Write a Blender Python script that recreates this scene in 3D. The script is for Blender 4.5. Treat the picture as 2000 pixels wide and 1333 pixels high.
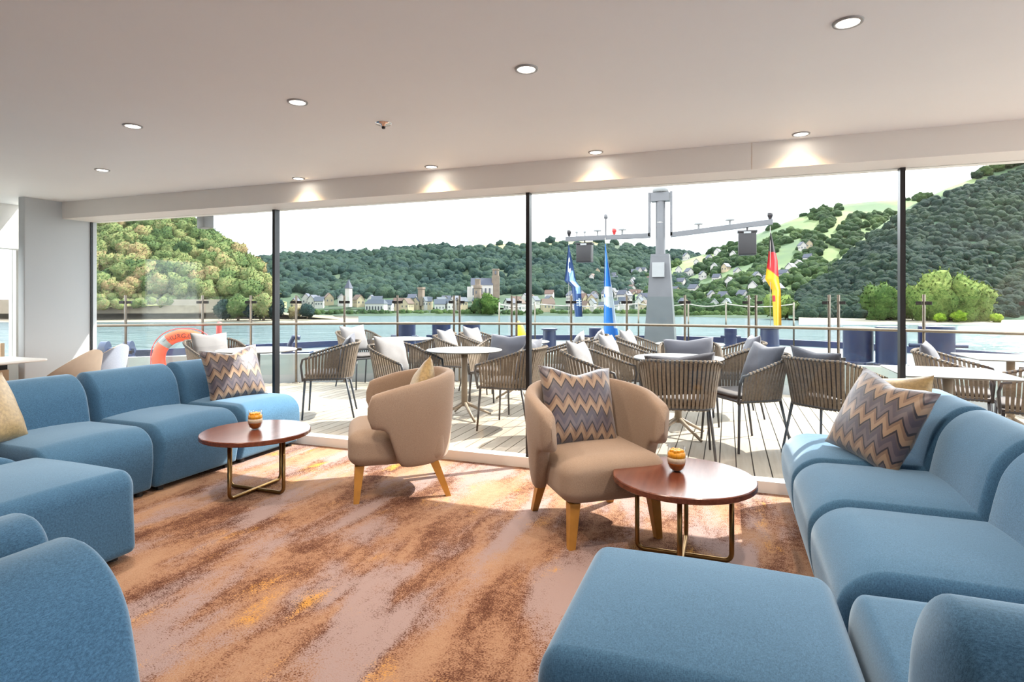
import bpy, bmesh, math, random
import numpy as np
from mathutils import Vector, Matrix, noise

for o in list(bpy.data.objects):
    bpy.data.objects.remove(o)
S = bpy.context.scene
C = S.collection
R = math.radians
random.seed(7)
rng = np.random.default_rng(7)

# ------------------------------------------------------------------ camera, sky, sun, exposure
YAW = R(20.3); F = 1136.0; HOR = 584.0; EYE = 1.25
cam_d = bpy.data.cameras.new('camera')
cam_d.sensor_width = 36; cam_d.lens = 36 * F / 2000
cam_d.shift_y = -(666.5 - HOR) / 2000
cam_d.clip_start = 0.05; cam_d.clip_end = 4000
cam = bpy.data.objects.new('camera', cam_d); C.objects.link(cam)
cam.location = (0, 0, EYE); cam.rotation_euler = (R(90), 0, YAW)
S.camera = cam
FW = Vector((-math.sin(YAW), math.cos(YAW), 0)); RT = Vector((math.cos(YAW), math.sin(YAW), 0))
def at(px, py, t):
    """world point seen at a photograph pixel at depth t metres"""
    px, py, t = float(px), float(py), float(t)
    return Vector((0, 0, EYE)) + t * (FW + (px - 1000) / F * RT + Vector((0, 0, (HOR - py) / F)))
def proj(p):
    d = p.dot(FW); return 1000 + F * p.dot(RT) / d, HOR - F * (p.z - EYE) / d

world = bpy.data.worlds.new('sky'); S.world = world; world.use_nodes = True
wn = world.node_tree; wn.nodes.clear()
def wnode(t, **k):
    n = wn.nodes.new(t)
    for a, b in k.items(): setattr(n, a, b)
    return n
wo = wnode('ShaderNodeOutputWorld'); bg = wnode('ShaderNodeBackground'); tc = wnode('ShaderNodeTexCoord')
mp = wnode('ShaderNodeMapping'); mp.inputs['Scale'].default_value = (1, 1, 2.6)
ns = wnode('ShaderNodeTexNoise'); ns.inputs['Scale'].default_value = 2.3; ns.inputs['Detail'].default_value = 7; ns.inputs['Roughness'].default_value = .55
rp = wnode('ShaderNodeValToRGB')
rp.color_ramp.elements[0].position = .41; rp.color_ramp.elements[0].color = (.26, .30, .34, 1)
rp.color_ramp.elements[1].position = .54; rp.color_ramp.elements[1].color = (.95, .98, 1.0, 1)
wn.links.new(tc.outputs['Generated'], mp.inputs[0]); wn.links.new(mp.outputs[0], ns.inputs[0])
wn.links.new(ns.outputs['Fac'], rp.inputs[0]); wn.links.new(rp.outputs[0], bg.inputs[0]); wn.links.new(bg.outputs[0], wo.inputs[0])
bg.inputs[1].default_value = 1.7

SUN_EL = R(46); SUN_DIR = Vector((.74 * math.cos(SUN_EL), .67 * math.cos(SUN_EL), math.sin(SUN_EL)))
sd = bpy.data.lights.new('sun', 'SUN'); sd.energy = 3.4; sd.angle = R(.6); sd.color = (1, .95, .86)
so = bpy.data.objects.new('sun', sd); C.objects.link(so)
so.rotation_euler = SUN_DIR.to_track_quat('Z', 'Y').to_euler()

S.view_settings.view_transform = 'Standard'; S.view_settings.look = 'None'
S.view_settings.gamma = 1; S.view_settings.use_curve_mapping = False
S.view_settings.exposure = 2.18

# ------------------------------------------------------------------ materials
MATS = {}
def srgb(r, g, b):
    f = lambda c: ((c / 255 + .055) / 1.055) ** 2.4 if c > 10 else c / 255 / 12.92
    return (f(r), f(g), f(b), 1)
class NT:
    def __init__(s, name):
        s.m = bpy.data.materials.new(name); s.m.use_nodes = True; s.t = s.m.node_tree
        s.b = s.t.nodes['Principled BSDF']; s.o = s.t.nodes['Material Output']; MATS[name] = s.m
    def n(s, t, **k):
        x = s.t.nodes.new(t)
        for a, b in k.items():
            if a in x.inputs.keys() if isinstance(a, str) else False: x.inputs[a].default_value = b
            else: setattr(x, a, b)
        return x
    def l(s, a, b): s.t.links.new(a, b)
    def coord(s, kind='Object', scale=(1, 1, 1), rot=(0, 0, 0)):
        c = s.n('ShaderNodeTexCoord'); m = s.n('ShaderNodeMapping')
        m.inputs['Scale'].default_value = scale; m.inputs['Rotation'].default_value = rot
        s.l(c.outputs[kind], m.inputs[0]); return m.outputs[0]
    def noise(s, vec, scale, detail=3, rough=.5, dist=0):
        x = s.n('ShaderNodeTexNoise'); x.inputs['Scale'].default_value = scale; x.inputs['Detail'].default_value = detail
        x.inputs['Roughness'].default_value = rough; x.inputs['Distortion'].default_value = dist
        if vec: s.l(vec, x.inputs['Vector'])
        return x.outputs['Fac']
    def ramp(s, fac, stops, interp='LINEAR'):
        x = s.n('ShaderNodeValToRGB'); cr = x.color_ramp; cr.interpolation = interp
        while len(cr.elements) < len(stops): cr.elements.new(.5)
        for e, (p, c) in zip(cr.elements, stops): e.position = p; e.color = c
        s.l(fac, x.inputs[0]); return x.outputs[0]
    def math(s, op, a, b=None, c=None):
        x = s.n('ShaderNodeMath', operation=op)
        for i, v in enumerate((a, b, c)):
            if v is None: continue
            if isinstance(v, (int, float)): x.inputs[i].default_value = v
            else: s.l(v, x.inputs[i])
        return x.outputs[0]
    def bump(s, h, strength, dist=.01):
        x = s.n('ShaderNodeBump'); x.inputs['Strength'].default_value = strength; x.inputs['Distance'].default_value = dist
        s.l(h, x.inputs['Height']); s.l(x.outputs[0], s.b.inputs['Normal'])
def plain(name, col, rough=.5, metal=0, var=.12, scale=20, bump=0, bscale=200, sheen=0, spec=.5, kind='Object'):
    t = NT(name); v = t.coord(kind)
    f = t.noise(v, scale, 4)
    k0 = tuple(c * (1 - var) for c in col[:3]) + (1,); k1 = tuple(min(1, c * (1 + var)) for c in col[:3]) + (1,)
    t.l(t.ramp(f, [(.3, k0), (.7, k1)]), t.b.inputs['Base Color'])
    t.b.inputs['Roughness'].default_value = rough; t.b.inputs['Metallic'].default_value = metal
    t.b.inputs['Specular IOR Level'].default_value = spec
    if sheen: t.b.inputs['Sheen Weight'].default_value = sheen; t.b.inputs['Sheen Roughness'].default_value = .4
    if bump: t.bump(t.noise(v, bscale, 2), bump, .003)
    return t.m
def fabric(name, c0, c1, scale=420, sheen=.3):
    t = NT(name); v = t.coord(scale=(1, 1, 1)); v2 = t.coord(scale=(1, .18, .18)); v3 = t.coord(scale=(.2, 1, 1))
    a = t.noise(v2, scale, 2); b = t.noise(v3, scale, 2); c = t.noise(v, 9, 3)
    f = t.math('ADD', t.math('MULTIPLY', a, .5), t.math('MULTIPLY', b, .5))
    f = t.math('ADD', f, t.math('MULTIPLY', t.math('SUBTRACT', c, .5), .06))
    t.l(t.ramp(f, [(.36, c0), (.64, c1)]), t.b.inputs['Base Color'])
    t.b.inputs['Roughness'].default_value = .9; t.b.inputs['Specular IOR Level'].default_value = .15
    t.b.inputs['Sheen Weight'].default_value = sheen; t.b.inputs['Sheen Roughness'].default_value = .42; t.b.inputs['Sheen Tint'].default_value = (.72, .88, 1, 1) if name[:4] == 'blue' else (1, 1, 1, 1)
    t.bump(f, .12, .001); return t.m
def glassy(name, tint=(1, 1, 1, 1), ior=1.45, gain=1.0):
    t = NT(name); t.t.nodes.remove(t.b)
    tr = t.n('ShaderNodeBsdfTransparent'); tr.inputs[0].default_value = tint
    gl = t.n('ShaderNodeBsdfGlossy'); gl.inputs['Roughness'].default_value = 0.0
    lw = t.n('ShaderNodeLayerWeight'); lw.inputs[0].default_value = .5
    f0 = ((ior - 1) / (ior + 1)) ** 2
    fr = t.math('ADD', t.math('MULTIPLY', t.math('POWER', lw.outputs['Facing'], 5.0), 1 - f0), f0)
    mx = t.n('ShaderNodeMixShader'); t.l(t.math('MULTIPLY', fr, gain), mx.inputs[0])
    t.l(tr.outputs[0], mx.inputs[1]); t.l(gl.outputs[0], mx.inputs[2]); t.l(mx.outputs[0], t.o.inputs[0]); return t.m
def emit(name, col, st):
    t = NT(name); t.b.inputs['Emission Color'].default_value = col; t.b.inputs['Emission Strength'].default_value = st
    t.b.inputs['Base Color'].default_value = col
    return t.m

plain('ceiling_paint', (.91, .94, .95, 1), .6, var=.01, scale=2)
plain('wall_paint', (.76, .73, .68, 1), .55, var=.015, scale=3)
plain('beam_paint', (.84, .82, .78, 1), .55, var=.01, scale=3)
plain('walnut_panel', (.30, .22, .16, 1), .5, var=.15, scale=5)
plain('deck_white', (.62, .61, .59, 1), .6, var=.04, scale=3)
plain('white_sill', (.78, .75, .70, 1), .4, var=.03, scale=6)
plain('black_profile', (.008, .008, .01, 1), .35, var=.2)
glassy('window_glass', (.985, .995, .992, 1), 1.42, 1.0)
glassy('rail_glass', (.93, .975, .965, 1), 1.4, .8)
fabric('blue_fabric', srgb(44, 76, 100), srgb(74, 111, 141), 800, .5)
fabric('beige_fabric', srgb(138, 117, 100), srgb(158, 138, 121), 800, .15)
plain('gold_wood', srgb(176, 124, 52), .45, var=.15, scale=14)
plain('black_foot', (.01, .01, .01, 1), .5)
plain('brass', srgb(140, 110, 68), .32, 1, var=.06)
plain('gold_fabric', srgb(150, 126, 82), .45, var=.25, scale=60, bump=.4, bscale=300, sheen=.3)
plain('grey_cushion', srgb(68, 68, 76), .9, var=.1, scale=90, bump=.3, sheen=.2)
plain('pale_cushion', srgb(110, 107, 107), .9, var=.06, scale=90, bump=.3, sheen=.2)
plain('chair_frame', srgb(48, 48, 52), .45, var=.08)
plain('rope_strap', srgb(103, 89, 74), .8, var=.22, scale=60, bump=.4, bscale=400)
plain('seat_pad', srgb(80, 74, 72), .85, var=.1)
plain('table_leg', srgb(131, 116, 98), .5, var=.08)
plain('table_stone', srgb(83, 81, 77), .4, var=.05, scale=60)
plain('steel', srgb(119, 109, 98), .25, 1, var=.05)
plain('clamp_steel', srgb(60, 58, 58), .35, 1, var=.05)
plain('navy_paint', srgb(21, 33, 68), .35, var=.1, scale=5)
plain('white_paint', srgb(166, 166, 166), .4, var=.03, scale=4)
plain('foredeck_paint', srgb(75, 80, 85), .5, var=.05, scale=3)
plain('mast_paint', srgb(89, 90, 94), .4, .1, var=.08, scale=5)
plain('black_box', srgb(26, 24, 28), .5, var=.1)
plain('lamp_white', srgb(138, 140, 141), .5, var=.03)
plain('orange_foam', srgb(210, 73, 34), .45, var=.06)
plain('grey_band', srgb(119, 127, 127), .35, var=.08)
plain('black_print', (.02, .02, .025, 1), .6)
plain('red_paint', srgb(183, 52, 52), .4)
plain('yellow_paint', srgb(205, 183, 24), .4)
plain('oak', srgb(206, 176, 142), .45, var=.1, scale=9)
plain('shell_plastic', srgb(206, 180, 155), .45, var=.04)
plain('shell_grey', srgb(132, 138, 152), .8, var=.08, scale=120)
plain('chrome', (.8, .8, .8, 1), .15, 1, var=.02)
emit('lamp_lens', (1, .93, .82, 1), 6)
glassy('drink_glass', (.97, .98, .98, 1), 1.45, 1)
plain('caramel', srgb(150, 78, 18), .35, var=.3, scale=120)
plain('cream', srgb(226, 204, 178), .5, var=.12, scale=160)
plain('mango', srgb(240, 160, 14), .3, var=.2, scale=150)
plain('rope', srgb(170, 165, 156), .9)
# flags
for nm, c in dict(flag_navy=(28, 70, 128), flag_sheen=(140, 184, 218), flag_white=(232, 236, 242), flag_blue=(18, 128, 220), flag_black=(24, 20, 30), flag_red=(216, 32, 40), flag_gold=(250, 196, 20)).items():
    plain(nm, tuple(q * .6 for q in srgb(*c)[:3]) + (1,), .8, var=.05, sheen=.1)
# landscape
def foliage(name, cols, scale, bsc, bst=.9, bd=.6, k_=.25):
    t = NT(name); v = t.coord('Object')
    c = t.n('ShaderNodeTexCoord'); g = t.n('ShaderNodeNewGeometry')
    a = t.noise(g.outputs['Position'], scale, 5, .7); b = t.noise(g.outputs['Position'], bsc, 3, .7)
    oi = t.n('ShaderNodeObjectInfo')
    f = t.math('ADD', t.math('MULTIPLY', a, .55), t.math('MULTIPLY', b, .45))
    f = t.math('ADD', f, t.math('MULTIPLY', t.math('SUBTRACT', oi.outputs['Random'], .5), .22))
    n = len(cols)
    t.l(t.ramp(f, [(.33 + .34 * i / (n - 1), tuple(q * k_ for q in srgb(*k)[:3]) + (1,)) for i, k in enumerate(cols)]), t.b.inputs['Base Color'])
    t.b.inputs['Roughness'].default_value = .95; t.b.inputs['Specular IOR Level'].default_value = .1
    t.bump(b, bst, bd); return t.m
foliage('leaf_left', [(66, 96, 60), (110, 136, 82), (156, 168, 108), (186, 162, 120)], .05, .9, 1, 1.2, .33)
foliage('leafhaze', [(46, 74, 92), (70, 106, 104), (112, 144, 116)], .03, .6, 1, 1.5, .17)  # bluish leaf tones put distance haze into the colour
foliage('leaf_right', [(44, 72, 62), (84, 116, 72), (134, 160, 92)], .03, .6, 1, 1.5, .24)
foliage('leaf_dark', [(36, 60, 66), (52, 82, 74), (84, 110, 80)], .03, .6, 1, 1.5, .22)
foliage('leaf_bright', [(66, 100, 48), (112, 142, 70), (164, 182, 100)], .2, 1.6, 1, .8, .4)
foliage('leaf_lime', [(120, 160, 40), (170, 200, 60), (210, 226, 96)], .2, 1.6, 1, .8, .4)
plain('ground_left', srgb(114, 112, 72), .95, var=.35, scale=.05)
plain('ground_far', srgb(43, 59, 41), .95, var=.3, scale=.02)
plain('field', srgb(108, 106, 72), .95, var=.15, scale=.02)
t = NT('vineyard'); g = t.n('ShaderNodeNewGeometry')
f = t.noise(g.outputs['Position'], .02, 4, .6)
t.l(t.ramp(f, [(.4, srgb(50, 72, 44)), (.52, srgb(72, 90, 50)), (.66, srgb(94, 104, 64))]), t.b.inputs['Base Color']); t.b.inputs['Roughness'].default_value = .95
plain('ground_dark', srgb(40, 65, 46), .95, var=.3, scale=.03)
plain('sand', srgb(119, 108, 93), .95, var=.12, scale=.2)
plain('quay_stone', srgb(119, 109, 96), .9, var=.15, scale=.4)
plain('trunk', srgb(92, 76, 60), .9, var=.2)
plain('house_white', srgb(156, 153, 149), .8, var=.04)
plain('house_cream', srgb(143, 130, 107), .8, var=.05)
plain('house_stone', srgb(102, 91, 80), .9, var=.15, scale=.5)
plain('roof_slate', srgb(46, 52, 67), .7, var=.12)
plain('roof_brown', srgb(74, 55, 48), .8, var=.12)
plain('dark_window', srgb(50, 56, 66), .3)
t = NT('river_water'); g = t.n('ShaderNodeNewGeometry'); m_ = t.n('ShaderNodeMapping'); m_.inputs['Scale'].default_value = (.10, .42, 1); m_.inputs['Rotation'].default_value = (0, 0, -.35)
t.l(g.outputs['Position'], m_.inputs[0]); a = t.noise(m_.outputs[0], .6, 5, .65); b2 = t.noise(m_.outputs[0], .08, 3)
t.l(t.ramp(b2, [(.35, srgb(28, 44, 48)), (.65, srgb(46, 62, 64))]), t.b.inputs['Base Color']); t.b.inputs['Roughness'].default_value = .6; t.b.inputs['Specular IOR Level'].default_value = 0
t.bump(a, 1.0, 3.0)
gl_ = t.n('ShaderNodeBsdfGlossy'); gl_.inputs['Roughness'].default_value = .16; gl_.inputs[0].default_value = (.9, .97, 1, 1)
t.l(t.b.inputs['Normal'].links[0].from_socket, gl_.inputs['Normal']); mw = t.n('ShaderNodeMixShader'); mw.inputs[0].default_value = .2
t.l(t.b.outputs[0], mw.inputs[1]); t.l(gl_.outputs[0], mw.inputs[2]); t.l(mw.outputs[0], t.o.inputs[0])
# carpet
t = NT('carpet'); g = t.n('ShaderNodeNewGeometry')
m_ = t.n('ShaderNodeMapping'); m_.inputs['Scale'].default_value = (2.6, .95, 1); m_.inputs['Rotation'].default_value = (0, 0, R(6)); t.l(g.outputs['Position'], m_.inputs[0])
m2 = t.n('ShaderNodeMapping'); m2.inputs['Scale'].default_value = (2.4, .8, 1); m2.inputs['Location'].default_value = (7, 3, 0); m2.inputs['Rotation'].default_value = (0, 0, R(10)); t.l(g.outputs['Position'], m2.inputs[0])
m3 = t.n('ShaderNodeMapping'); m3.inputs['Scale'].default_value = (2.8, 1.1, 1); m3.inputs['Location'].default_value = (-5, 11, 0); m3.inputs['Rotation'].default_value = (0, 0, R(10)); t.l(g.outputs['Position'], m3.inputs[0])
grain = t.noise(g.outputs['Position'], 150, 2, .8)
gr = t.math('ADD', t.math('MULTIPLY', t.math('SUBTRACT', grain, .5), .8), t.math('MULTIPLY', t.math('SUBTRACT', t.noise(g.outputs['Position'], 32, 3, .7), .5), .35))
n1 = t.math('ADD', t.noise(m_.outputs[0], 1.5, 4, .6, .3), gr)
n2 = t.math('ADD', t.noise(m2.outputs[0], 1.4, 3, .55, .3), t.math('MULTIPLY', gr, .6))
n3 = t.math('ADD', t.noise(m3.outputs[0], 1.6, 3, .55, .3), t.math('MULTIPLY', gr, .7))
base = t.ramp(n1, [(.24, srgb(66, 40, 30)), (.40, srgb(98, 64, 48)), (.50, srgb(144, 108, 85)), (.70, srgb(160, 127, 102))])
lav = t.ramp(n2, [(.50, (0, 0, 0, 1)), (.60, (1, 1, 1, 1))]); gol = t.ramp(n3, [(.645, (0, 0, 0, 1)), (.75, (1, 1, 1, 1))])
mx = t.n('ShaderNodeMix', data_type='RGBA'); t.l(lav, mx.inputs[0]); t.l(base, mx.inputs[6]); mx.inputs[7].default_value = srgb(148, 127, 122)
my = t.n('ShaderNodeMix', data_type='RGBA'); t.l(gol, my.inputs[0]); t.l(mx.outputs[2], my.inputs[6]); my.inputs[7].default_value = srgb(190, 138, 64)
t.l(my.outputs[2], t.b.inputs['Base Color']); t.b.inputs['Roughness'].default_value = 1; t.b.inputs['Specular IOR Level'].default_value = .1
t.bump(grain, .5, .006)
# deck plank
t = NT('deck_plank'); v = t.coord('Object', (9, .8, 1)); oi = t.n('ShaderNodeObjectInfo')
f = t.math('ADD', t.math('MULTIPLY', t.noise(v, 4, 4), .7), t.math('MULTIPLY', oi.outputs['Random'], .3))
t.l(t.ramp(f, [(.3, srgb(132, 121, 107)), (.75, srgb(152, 142, 128))]), t.b.inputs['Base Color']); t.b.inputs['Roughness'].default_value = .7
plain('deck_joint', srgb(24, 20, 17), .8)
# table wood
t = NT('cherry_wood'); v = t.coord('Object', (14, 1.2, 14)); f = t.noise(v, 3, 5, .6, .6)
t.l(t.ramp(f, [(.3, srgb(84, 42, 28)), (.7, srgb(116, 64, 44))]), t.b.inputs['Base Color']); t.b.inputs['Roughness'].default_value = .22
# zigzag cushion fabric (object x = width, y = height)
def zigzag():
    t = NT('zigzag_fabric'); c = t.n('ShaderNodeTexCoord'); sp = t.n('ShaderNodeSeparateXYZ'); t.l(c.outputs['Object'], sp.inputs[0])
    n = t.noise(c.outputs['Object'], 7, 3)
    u = t.math('MULTIPLY', sp.outputs[0], 14.5)
    tri = t.math('ABSOLUTE', t.math('SUBTRACT', t.math('FRACT', u), .5))
    w = t.math('ADD', t.math('ADD', t.math('MULTIPLY', sp.outputs[1], 13.0), t.math('MULTIPLY', tri, 1.5)), t.math('MULTIPLY', n, .5))
    f = t.math('FRACT', t.math('MULTIPLY', w, .5)); k = srgb(24, 20, 34)
    col = t.ramp(f, [(0, k), (.08, srgb(138, 114, 92)), (.30, srgb(112, 88, 72)), (.44, k), (.52, srgb(88, 78, 84)), (.72, srgb(66, 60, 72)), (.93, srgb(78, 68, 70))], 'CONSTANT')
    t.l(col, t.b.inputs['Base Color']); t.b.inputs['Roughness'].default_value = .42; t.b.inputs['Sheen Weight'].default_value = .4
    t.bump(t.noise(c.outputs['Object'], 12, 4), .35, .01)
zigzag()

# ------------------------------------------------------------------ mesh helpers
class MB:
    def __init__(s): s.v = []; s.f = []; s.mi = []; s.cur = 0
    def add(s, vs, fs):
        k = len(s.v); s.v += [tuple(p) for p in vs]; s.f += [tuple(i + k for i in q) for q in fs]; s.mi += [s.cur] * len(fs); return s
    def box(s, a, b):
        x0, y0, z0 = a; x1, y1, z1 = b
        return s.add([(x0, y0, z0), (x1, y0, z0), (x1, y1, z0), (x0, y1, z0), (x0, y0, z1), (x1, y0, z1), (x1, y1, z1), (x0, y1, z1)],
                     [(3, 2, 1, 0), (4, 5, 6, 7), (0, 1, 5, 4), (1, 2, 6, 5), (2, 3, 7, 6), (3, 0, 4, 7)])
    def obox(s, c, ex, ey, ez):
        """oriented box: centre and three half-extent vectors"""
        c, ex, ey, ez = map(Vector, (c, ex, ey, ez))
        vs = [c + sx * ex + sy * ey + sz * ez for sz in (-1, 1) for sx, sy in ((-1, -1), (1, -1), (1, 1), (-1, 1))]
        return s.add(vs, [(3, 2, 1, 0), (4, 5, 6, 7), (0, 1, 5, 4), (1, 2, 6, 5), (2, 3, 7, 6), (3, 0, 4, 7)])
    def tube(s, pts, r, n=10, caps=True, up=None):
        pts = [Vector(p) for p in pts]; m = len(pts); rs = r if isinstance(r, (list, tuple)) else [r] * m
        rings = []; prev = None
        for i, p in enumerate(pts):
            d = (pts[min(i + 1, m - 1)] - pts[max(i - 1, 0)]).normalized()
            a = prev if prev else (Vector((0, 0, 1)) if abs(d.z) < .9 else Vector((1, 0, 0)))
            x = d.cross(a).normalized(); y = x.cross(d).normalized(); prev = y
            rings.append([p + rs[i] * (math.cos(2 * math.pi * k / n) * x + math.sin(2 * math.pi * k / n) * y) for k in range(n)])
        vs = [q for rr in rings for q in rr]
        fs = [(i * n + k, i * n + (k + 1) % n, (i + 1) * n + (k + 1) % n, (i + 1) * n + k) for i in range(m - 1) for k in range(n)]
        if caps: fs += [tuple(range(n))[::-1], tuple((m - 1) * n + k for k in range(n))]
        return s.add(vs, fs)
    def lathe(s, prof, c=(0, 0, 0), n=32):
        vs = [(c[0] + r * math.cos(2 * math.pi * k / n), c[1] + r * math.sin(2 * math.pi * k / n), c[2] + z) for r, z in prof for k in range(n)]
        m = len(prof)
        return s.add(vs, [(i * n + k, i * n + (k + 1) % n, (i + 1) * n + (k + 1) % n, (i + 1) * n + k) for i in range(m - 1) for k in range(n)])
    def prism(s, poly, z0, z1):
        n = len(poly); vs = [(x, y, z0) for x, y in poly] + [(x, y, z1) for x, y in poly]
        return s.add(vs, [tuple(range(n))[::-1], tuple(range(n, 2 * n))] + [(k, (k + 1) % n, n + (k + 1) % n, n + k) for k in range(n)])
    def grid(s, P, closed_u=False):
        a = len(P); b = len(P[0]); vs = [q for row in P for q in row]; fs = []
        for i in range(a - 1 + (1 if closed_u else 0)):
            for j in range(b - 1):
                i2 = (i + 1) % a; fs.append((i * b + j, i2 * b + j, i2 * b + j + 1, i * b + j + 1))
        return s.add(vs, fs)
    def rbox(s, lo, hi, r, k=5, m=5, warp=None, rb=None):
        """rounded box; r = radius per axis (elliptic corners)"""
        lo, hi = np.array(lo, float), np.array(hi, float); r = np.minimum(np.array(r, float), (hi - lo) / 2 * .999)
        ax = []
        for i in range(3):
            a = [lo[i] + r[i] * j / k for j in range(k)]
            mid = list(np.linspace(lo[i] + r[i], hi[i] - r[i], m + 1)); e = [hi[i] - r[i] * j / k for j in range(k)][::-1]
            ax.append(a + mid + e)
        def place(p):
            p = np.array(p)
            if rb is None: r_ = r
            else: w_ = min(1, max(0, (p[2] - lo[2]) / (hi[2] - lo[2]) * 1.6)); r_ = np.array(rb) * (1 - w_) + r * w_
            q = np.clip(p, lo + r_, hi - r_); d = (p - q) / r_
            L = np.linalg.norm(d)
            if L > 1e-9:
                mxx = np.max(np.abs(d)); d = d / L * mxx
                p = q + d * r_
            p = tuple(p)
            return warp(*p) if warp else p
        for i in range(3):
            u, v = (i + 1) % 3, (i + 2) % 3
            for side in (0, 1):
                P = []
                for a in ax[u]:
                    row = []
                    for b in ax[v]:
                        q = [0, 0, 0]; q[i] = (lo, hi)[side][i]; q[u] = a; q[v] = b; row.append(place(q))
                    P.append(row)
                if side == 0: P = P[::-1]
                s.grid(P)
        return s
    def build(s, name, mat, parent=None, smooth=False, merge=0, loc=None):
        me = bpy.data.meshes.new(name); me.from_pydata(s.v, [], s.f)
        for mm in (mat if isinstance(mat, (list, tuple)) else [mat]): me.materials.append(MATS[mm])
        if any(s.mi): me.polygons.foreach_set('material_index', s.mi)
        if merge:
            bm = bmesh.new(); bm.from_mesh(me); bmesh.ops.remove_doubles(bm, verts=bm.verts, dist=merge); bmesh.ops.recalc_face_normals(bm, faces=bm.faces); bm.to_mesh(me); bm.free()
        if smooth:
            me.polygons.foreach_set('use_smooth', [True] * len(me.polygons))
            if smooth != True: me.set_sharp_from_angle(angle=R(smooth))
        me.update()
        o = bpy.data.objects.new(name, me); C.objects.link(o); o.parent = parent
        if loc: o.location = loc
        return o
def tag(o, label=None, cat=None, group=None, kind=None):
    if label: o['label'] = label
    if cat: o['category'] = cat
    if group: o['group'] = group
    if kind: o['kind'] = kind
    return o
def empty(name, loc=(0, 0, 0), rz=0, **k):
    o = bpy.data.objects.new(name, None); C.objects.link(o); o.location = loc; o.rotation_euler = (0, 0, rz); o.empty_display_size = .1
    return tag(o, **k)
KIDS = {}
def copy_tree(o, parent=None):
    c = o.copy(); C.objects.link(c); c.parent = parent
    for ch in list(o.children): copy_tree(ch, c)
    return c
def struct(o): return tag(o, kind='structure')

# ------------------------------------------------------------------ room shell
GY = 4.12; CEIL = 2.204; GTOP = 2.04
XL, XR, YB = -7.0, 5.2, -5.0
struct(MB().box((XL, YB, -.06), (XR, GY - .02, 0)).build('floor', 'carpet'))
struct(MB().box((XL - .15, YB, CEIL), (XR, 3.84, CEIL + .12)).build('ceiling', 'ceiling_paint'))
struct(MB().box((-6.15, 3.84, GTOP), (XR, 4.20, CEIL + .12)).build('trim_1', 'beam_paint'))
bj = MB().box((.14, 3.8385, GTOP), (.142, 3.84, CEIL)).build('joint_line', 'oak', bpy.data.objects['trim_1'])
struct(MB().box((XL - .3, 4.20, 2.15), (XR + .5, 4.60, CEIL + .12)).build('trim_4', 'white_paint'))
struct(MB().box((XL - .3, 4.60, 2.25), (-4.6, 4.98, CEIL + .12)).build('trim_added_shade', 'white_paint'))  # unseen eave extension, added to keep the sun off the column
struct(MB().box((-6.15, 4.07, 0), (XR, 4.17, .075)).build('trim_2', 'white_sill'))
plain('column_paint', (.50, .52, .53, 1), .55, var=.01, scale=3)
struct(MB().rbox((-6.24, 3.51, 0), (-6.15, GY + .06, CEIL), (.01, .01, .001), 2, 1).build('wall_column', 'column_paint', smooth=30, merge=1e-4))
struct(MB().box((XL - .12, YB - .15, 0), (XR, YB, CEIL + .12)).build('wall_back', 'walnut_panel'))
struct(MB().box((XR, YB, -.1), (XR + 1.7, 4.17, 0)).build('floor_bounce_deck', 'deck_white'))  # unseen white deck, added to bounce sunlight onto the right of the ceiling
# port side wall with window
wl = MB(); wl.box((XL - .12, 3.92, 0), (XL, 4.2, CEIL)); wl.box((XL - .12, YB, 0), (XL, 2.0, CEIL)); wl.box((XL - .12, 2.0, 0), (XL, 3.92, .62)); wl.box((XL - .12, 2.0, 1.95), (XL, 3.92, CEIL)); wl.box((XL, GY + .02, 0), (-6.24, 4.2, CEIL))
struct(wl.build('wall_left', 'wall_paint'))
w5 = struct(MB().box((XL - .07, 2.0, .62), (XL - .055, 3.92, 1.95)).build('window_5', 'window_glass'))
struct(MB().box((XL, YB, 1.76), (XL + .22, 4.1, CEIL)).build('trim_3', 'wall_paint'))
mull = [-6.15, -3.76, -1.39, .99, 3.37, XR]
for i in range(5):
    w = struct(MB().box((mull[i] + .012, GY - .006, .075), (mull[i + 1] - .012, GY + .006, GTOP)).build('window_%d' % (i + 1) if i < 4 else 'window_6', 'window_glass'))
    MB().box((mull[i] - (.014 if i else 0), GY - (.03 if i else .01), .075), (mull[i] + (.014 if i else .012), GY + (.03 if i else .01), GTOP)).build('mullion', 'black_profile', w)

# ------------------------------------------------------------------ terrace deck with planks
def rail_y(x, off=0): return 8.48 + off - .052 * (x + .75) ** 2
deck = struct(MB().prism([(-8.6, 4.17)] + [(6, 4.17)] + [(x, rail_y(x)) for x in np.linspace(6, -8.6, 40)], -.12, -.012).build('floor_deck', 'deck_joint'))
PW = .118
x = -8.55; i = 0
while x < 5.9:
    ye = min(rail_y(x), rail_y(x + PW)) - .01
    cuts = [4.175, 5.62, 7.04, ye]
    cuts = [c for c in cuts if c < ye - .05] + [ye]
    for a, b in zip(cuts[:-1], cuts[1:]):
        MB().box((x + .0045, a + .004, -.03), (x + PW - .0045, b - .004, 0)).build('plank', 'deck_plank', deck)
    x += PW; i += 1

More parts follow.
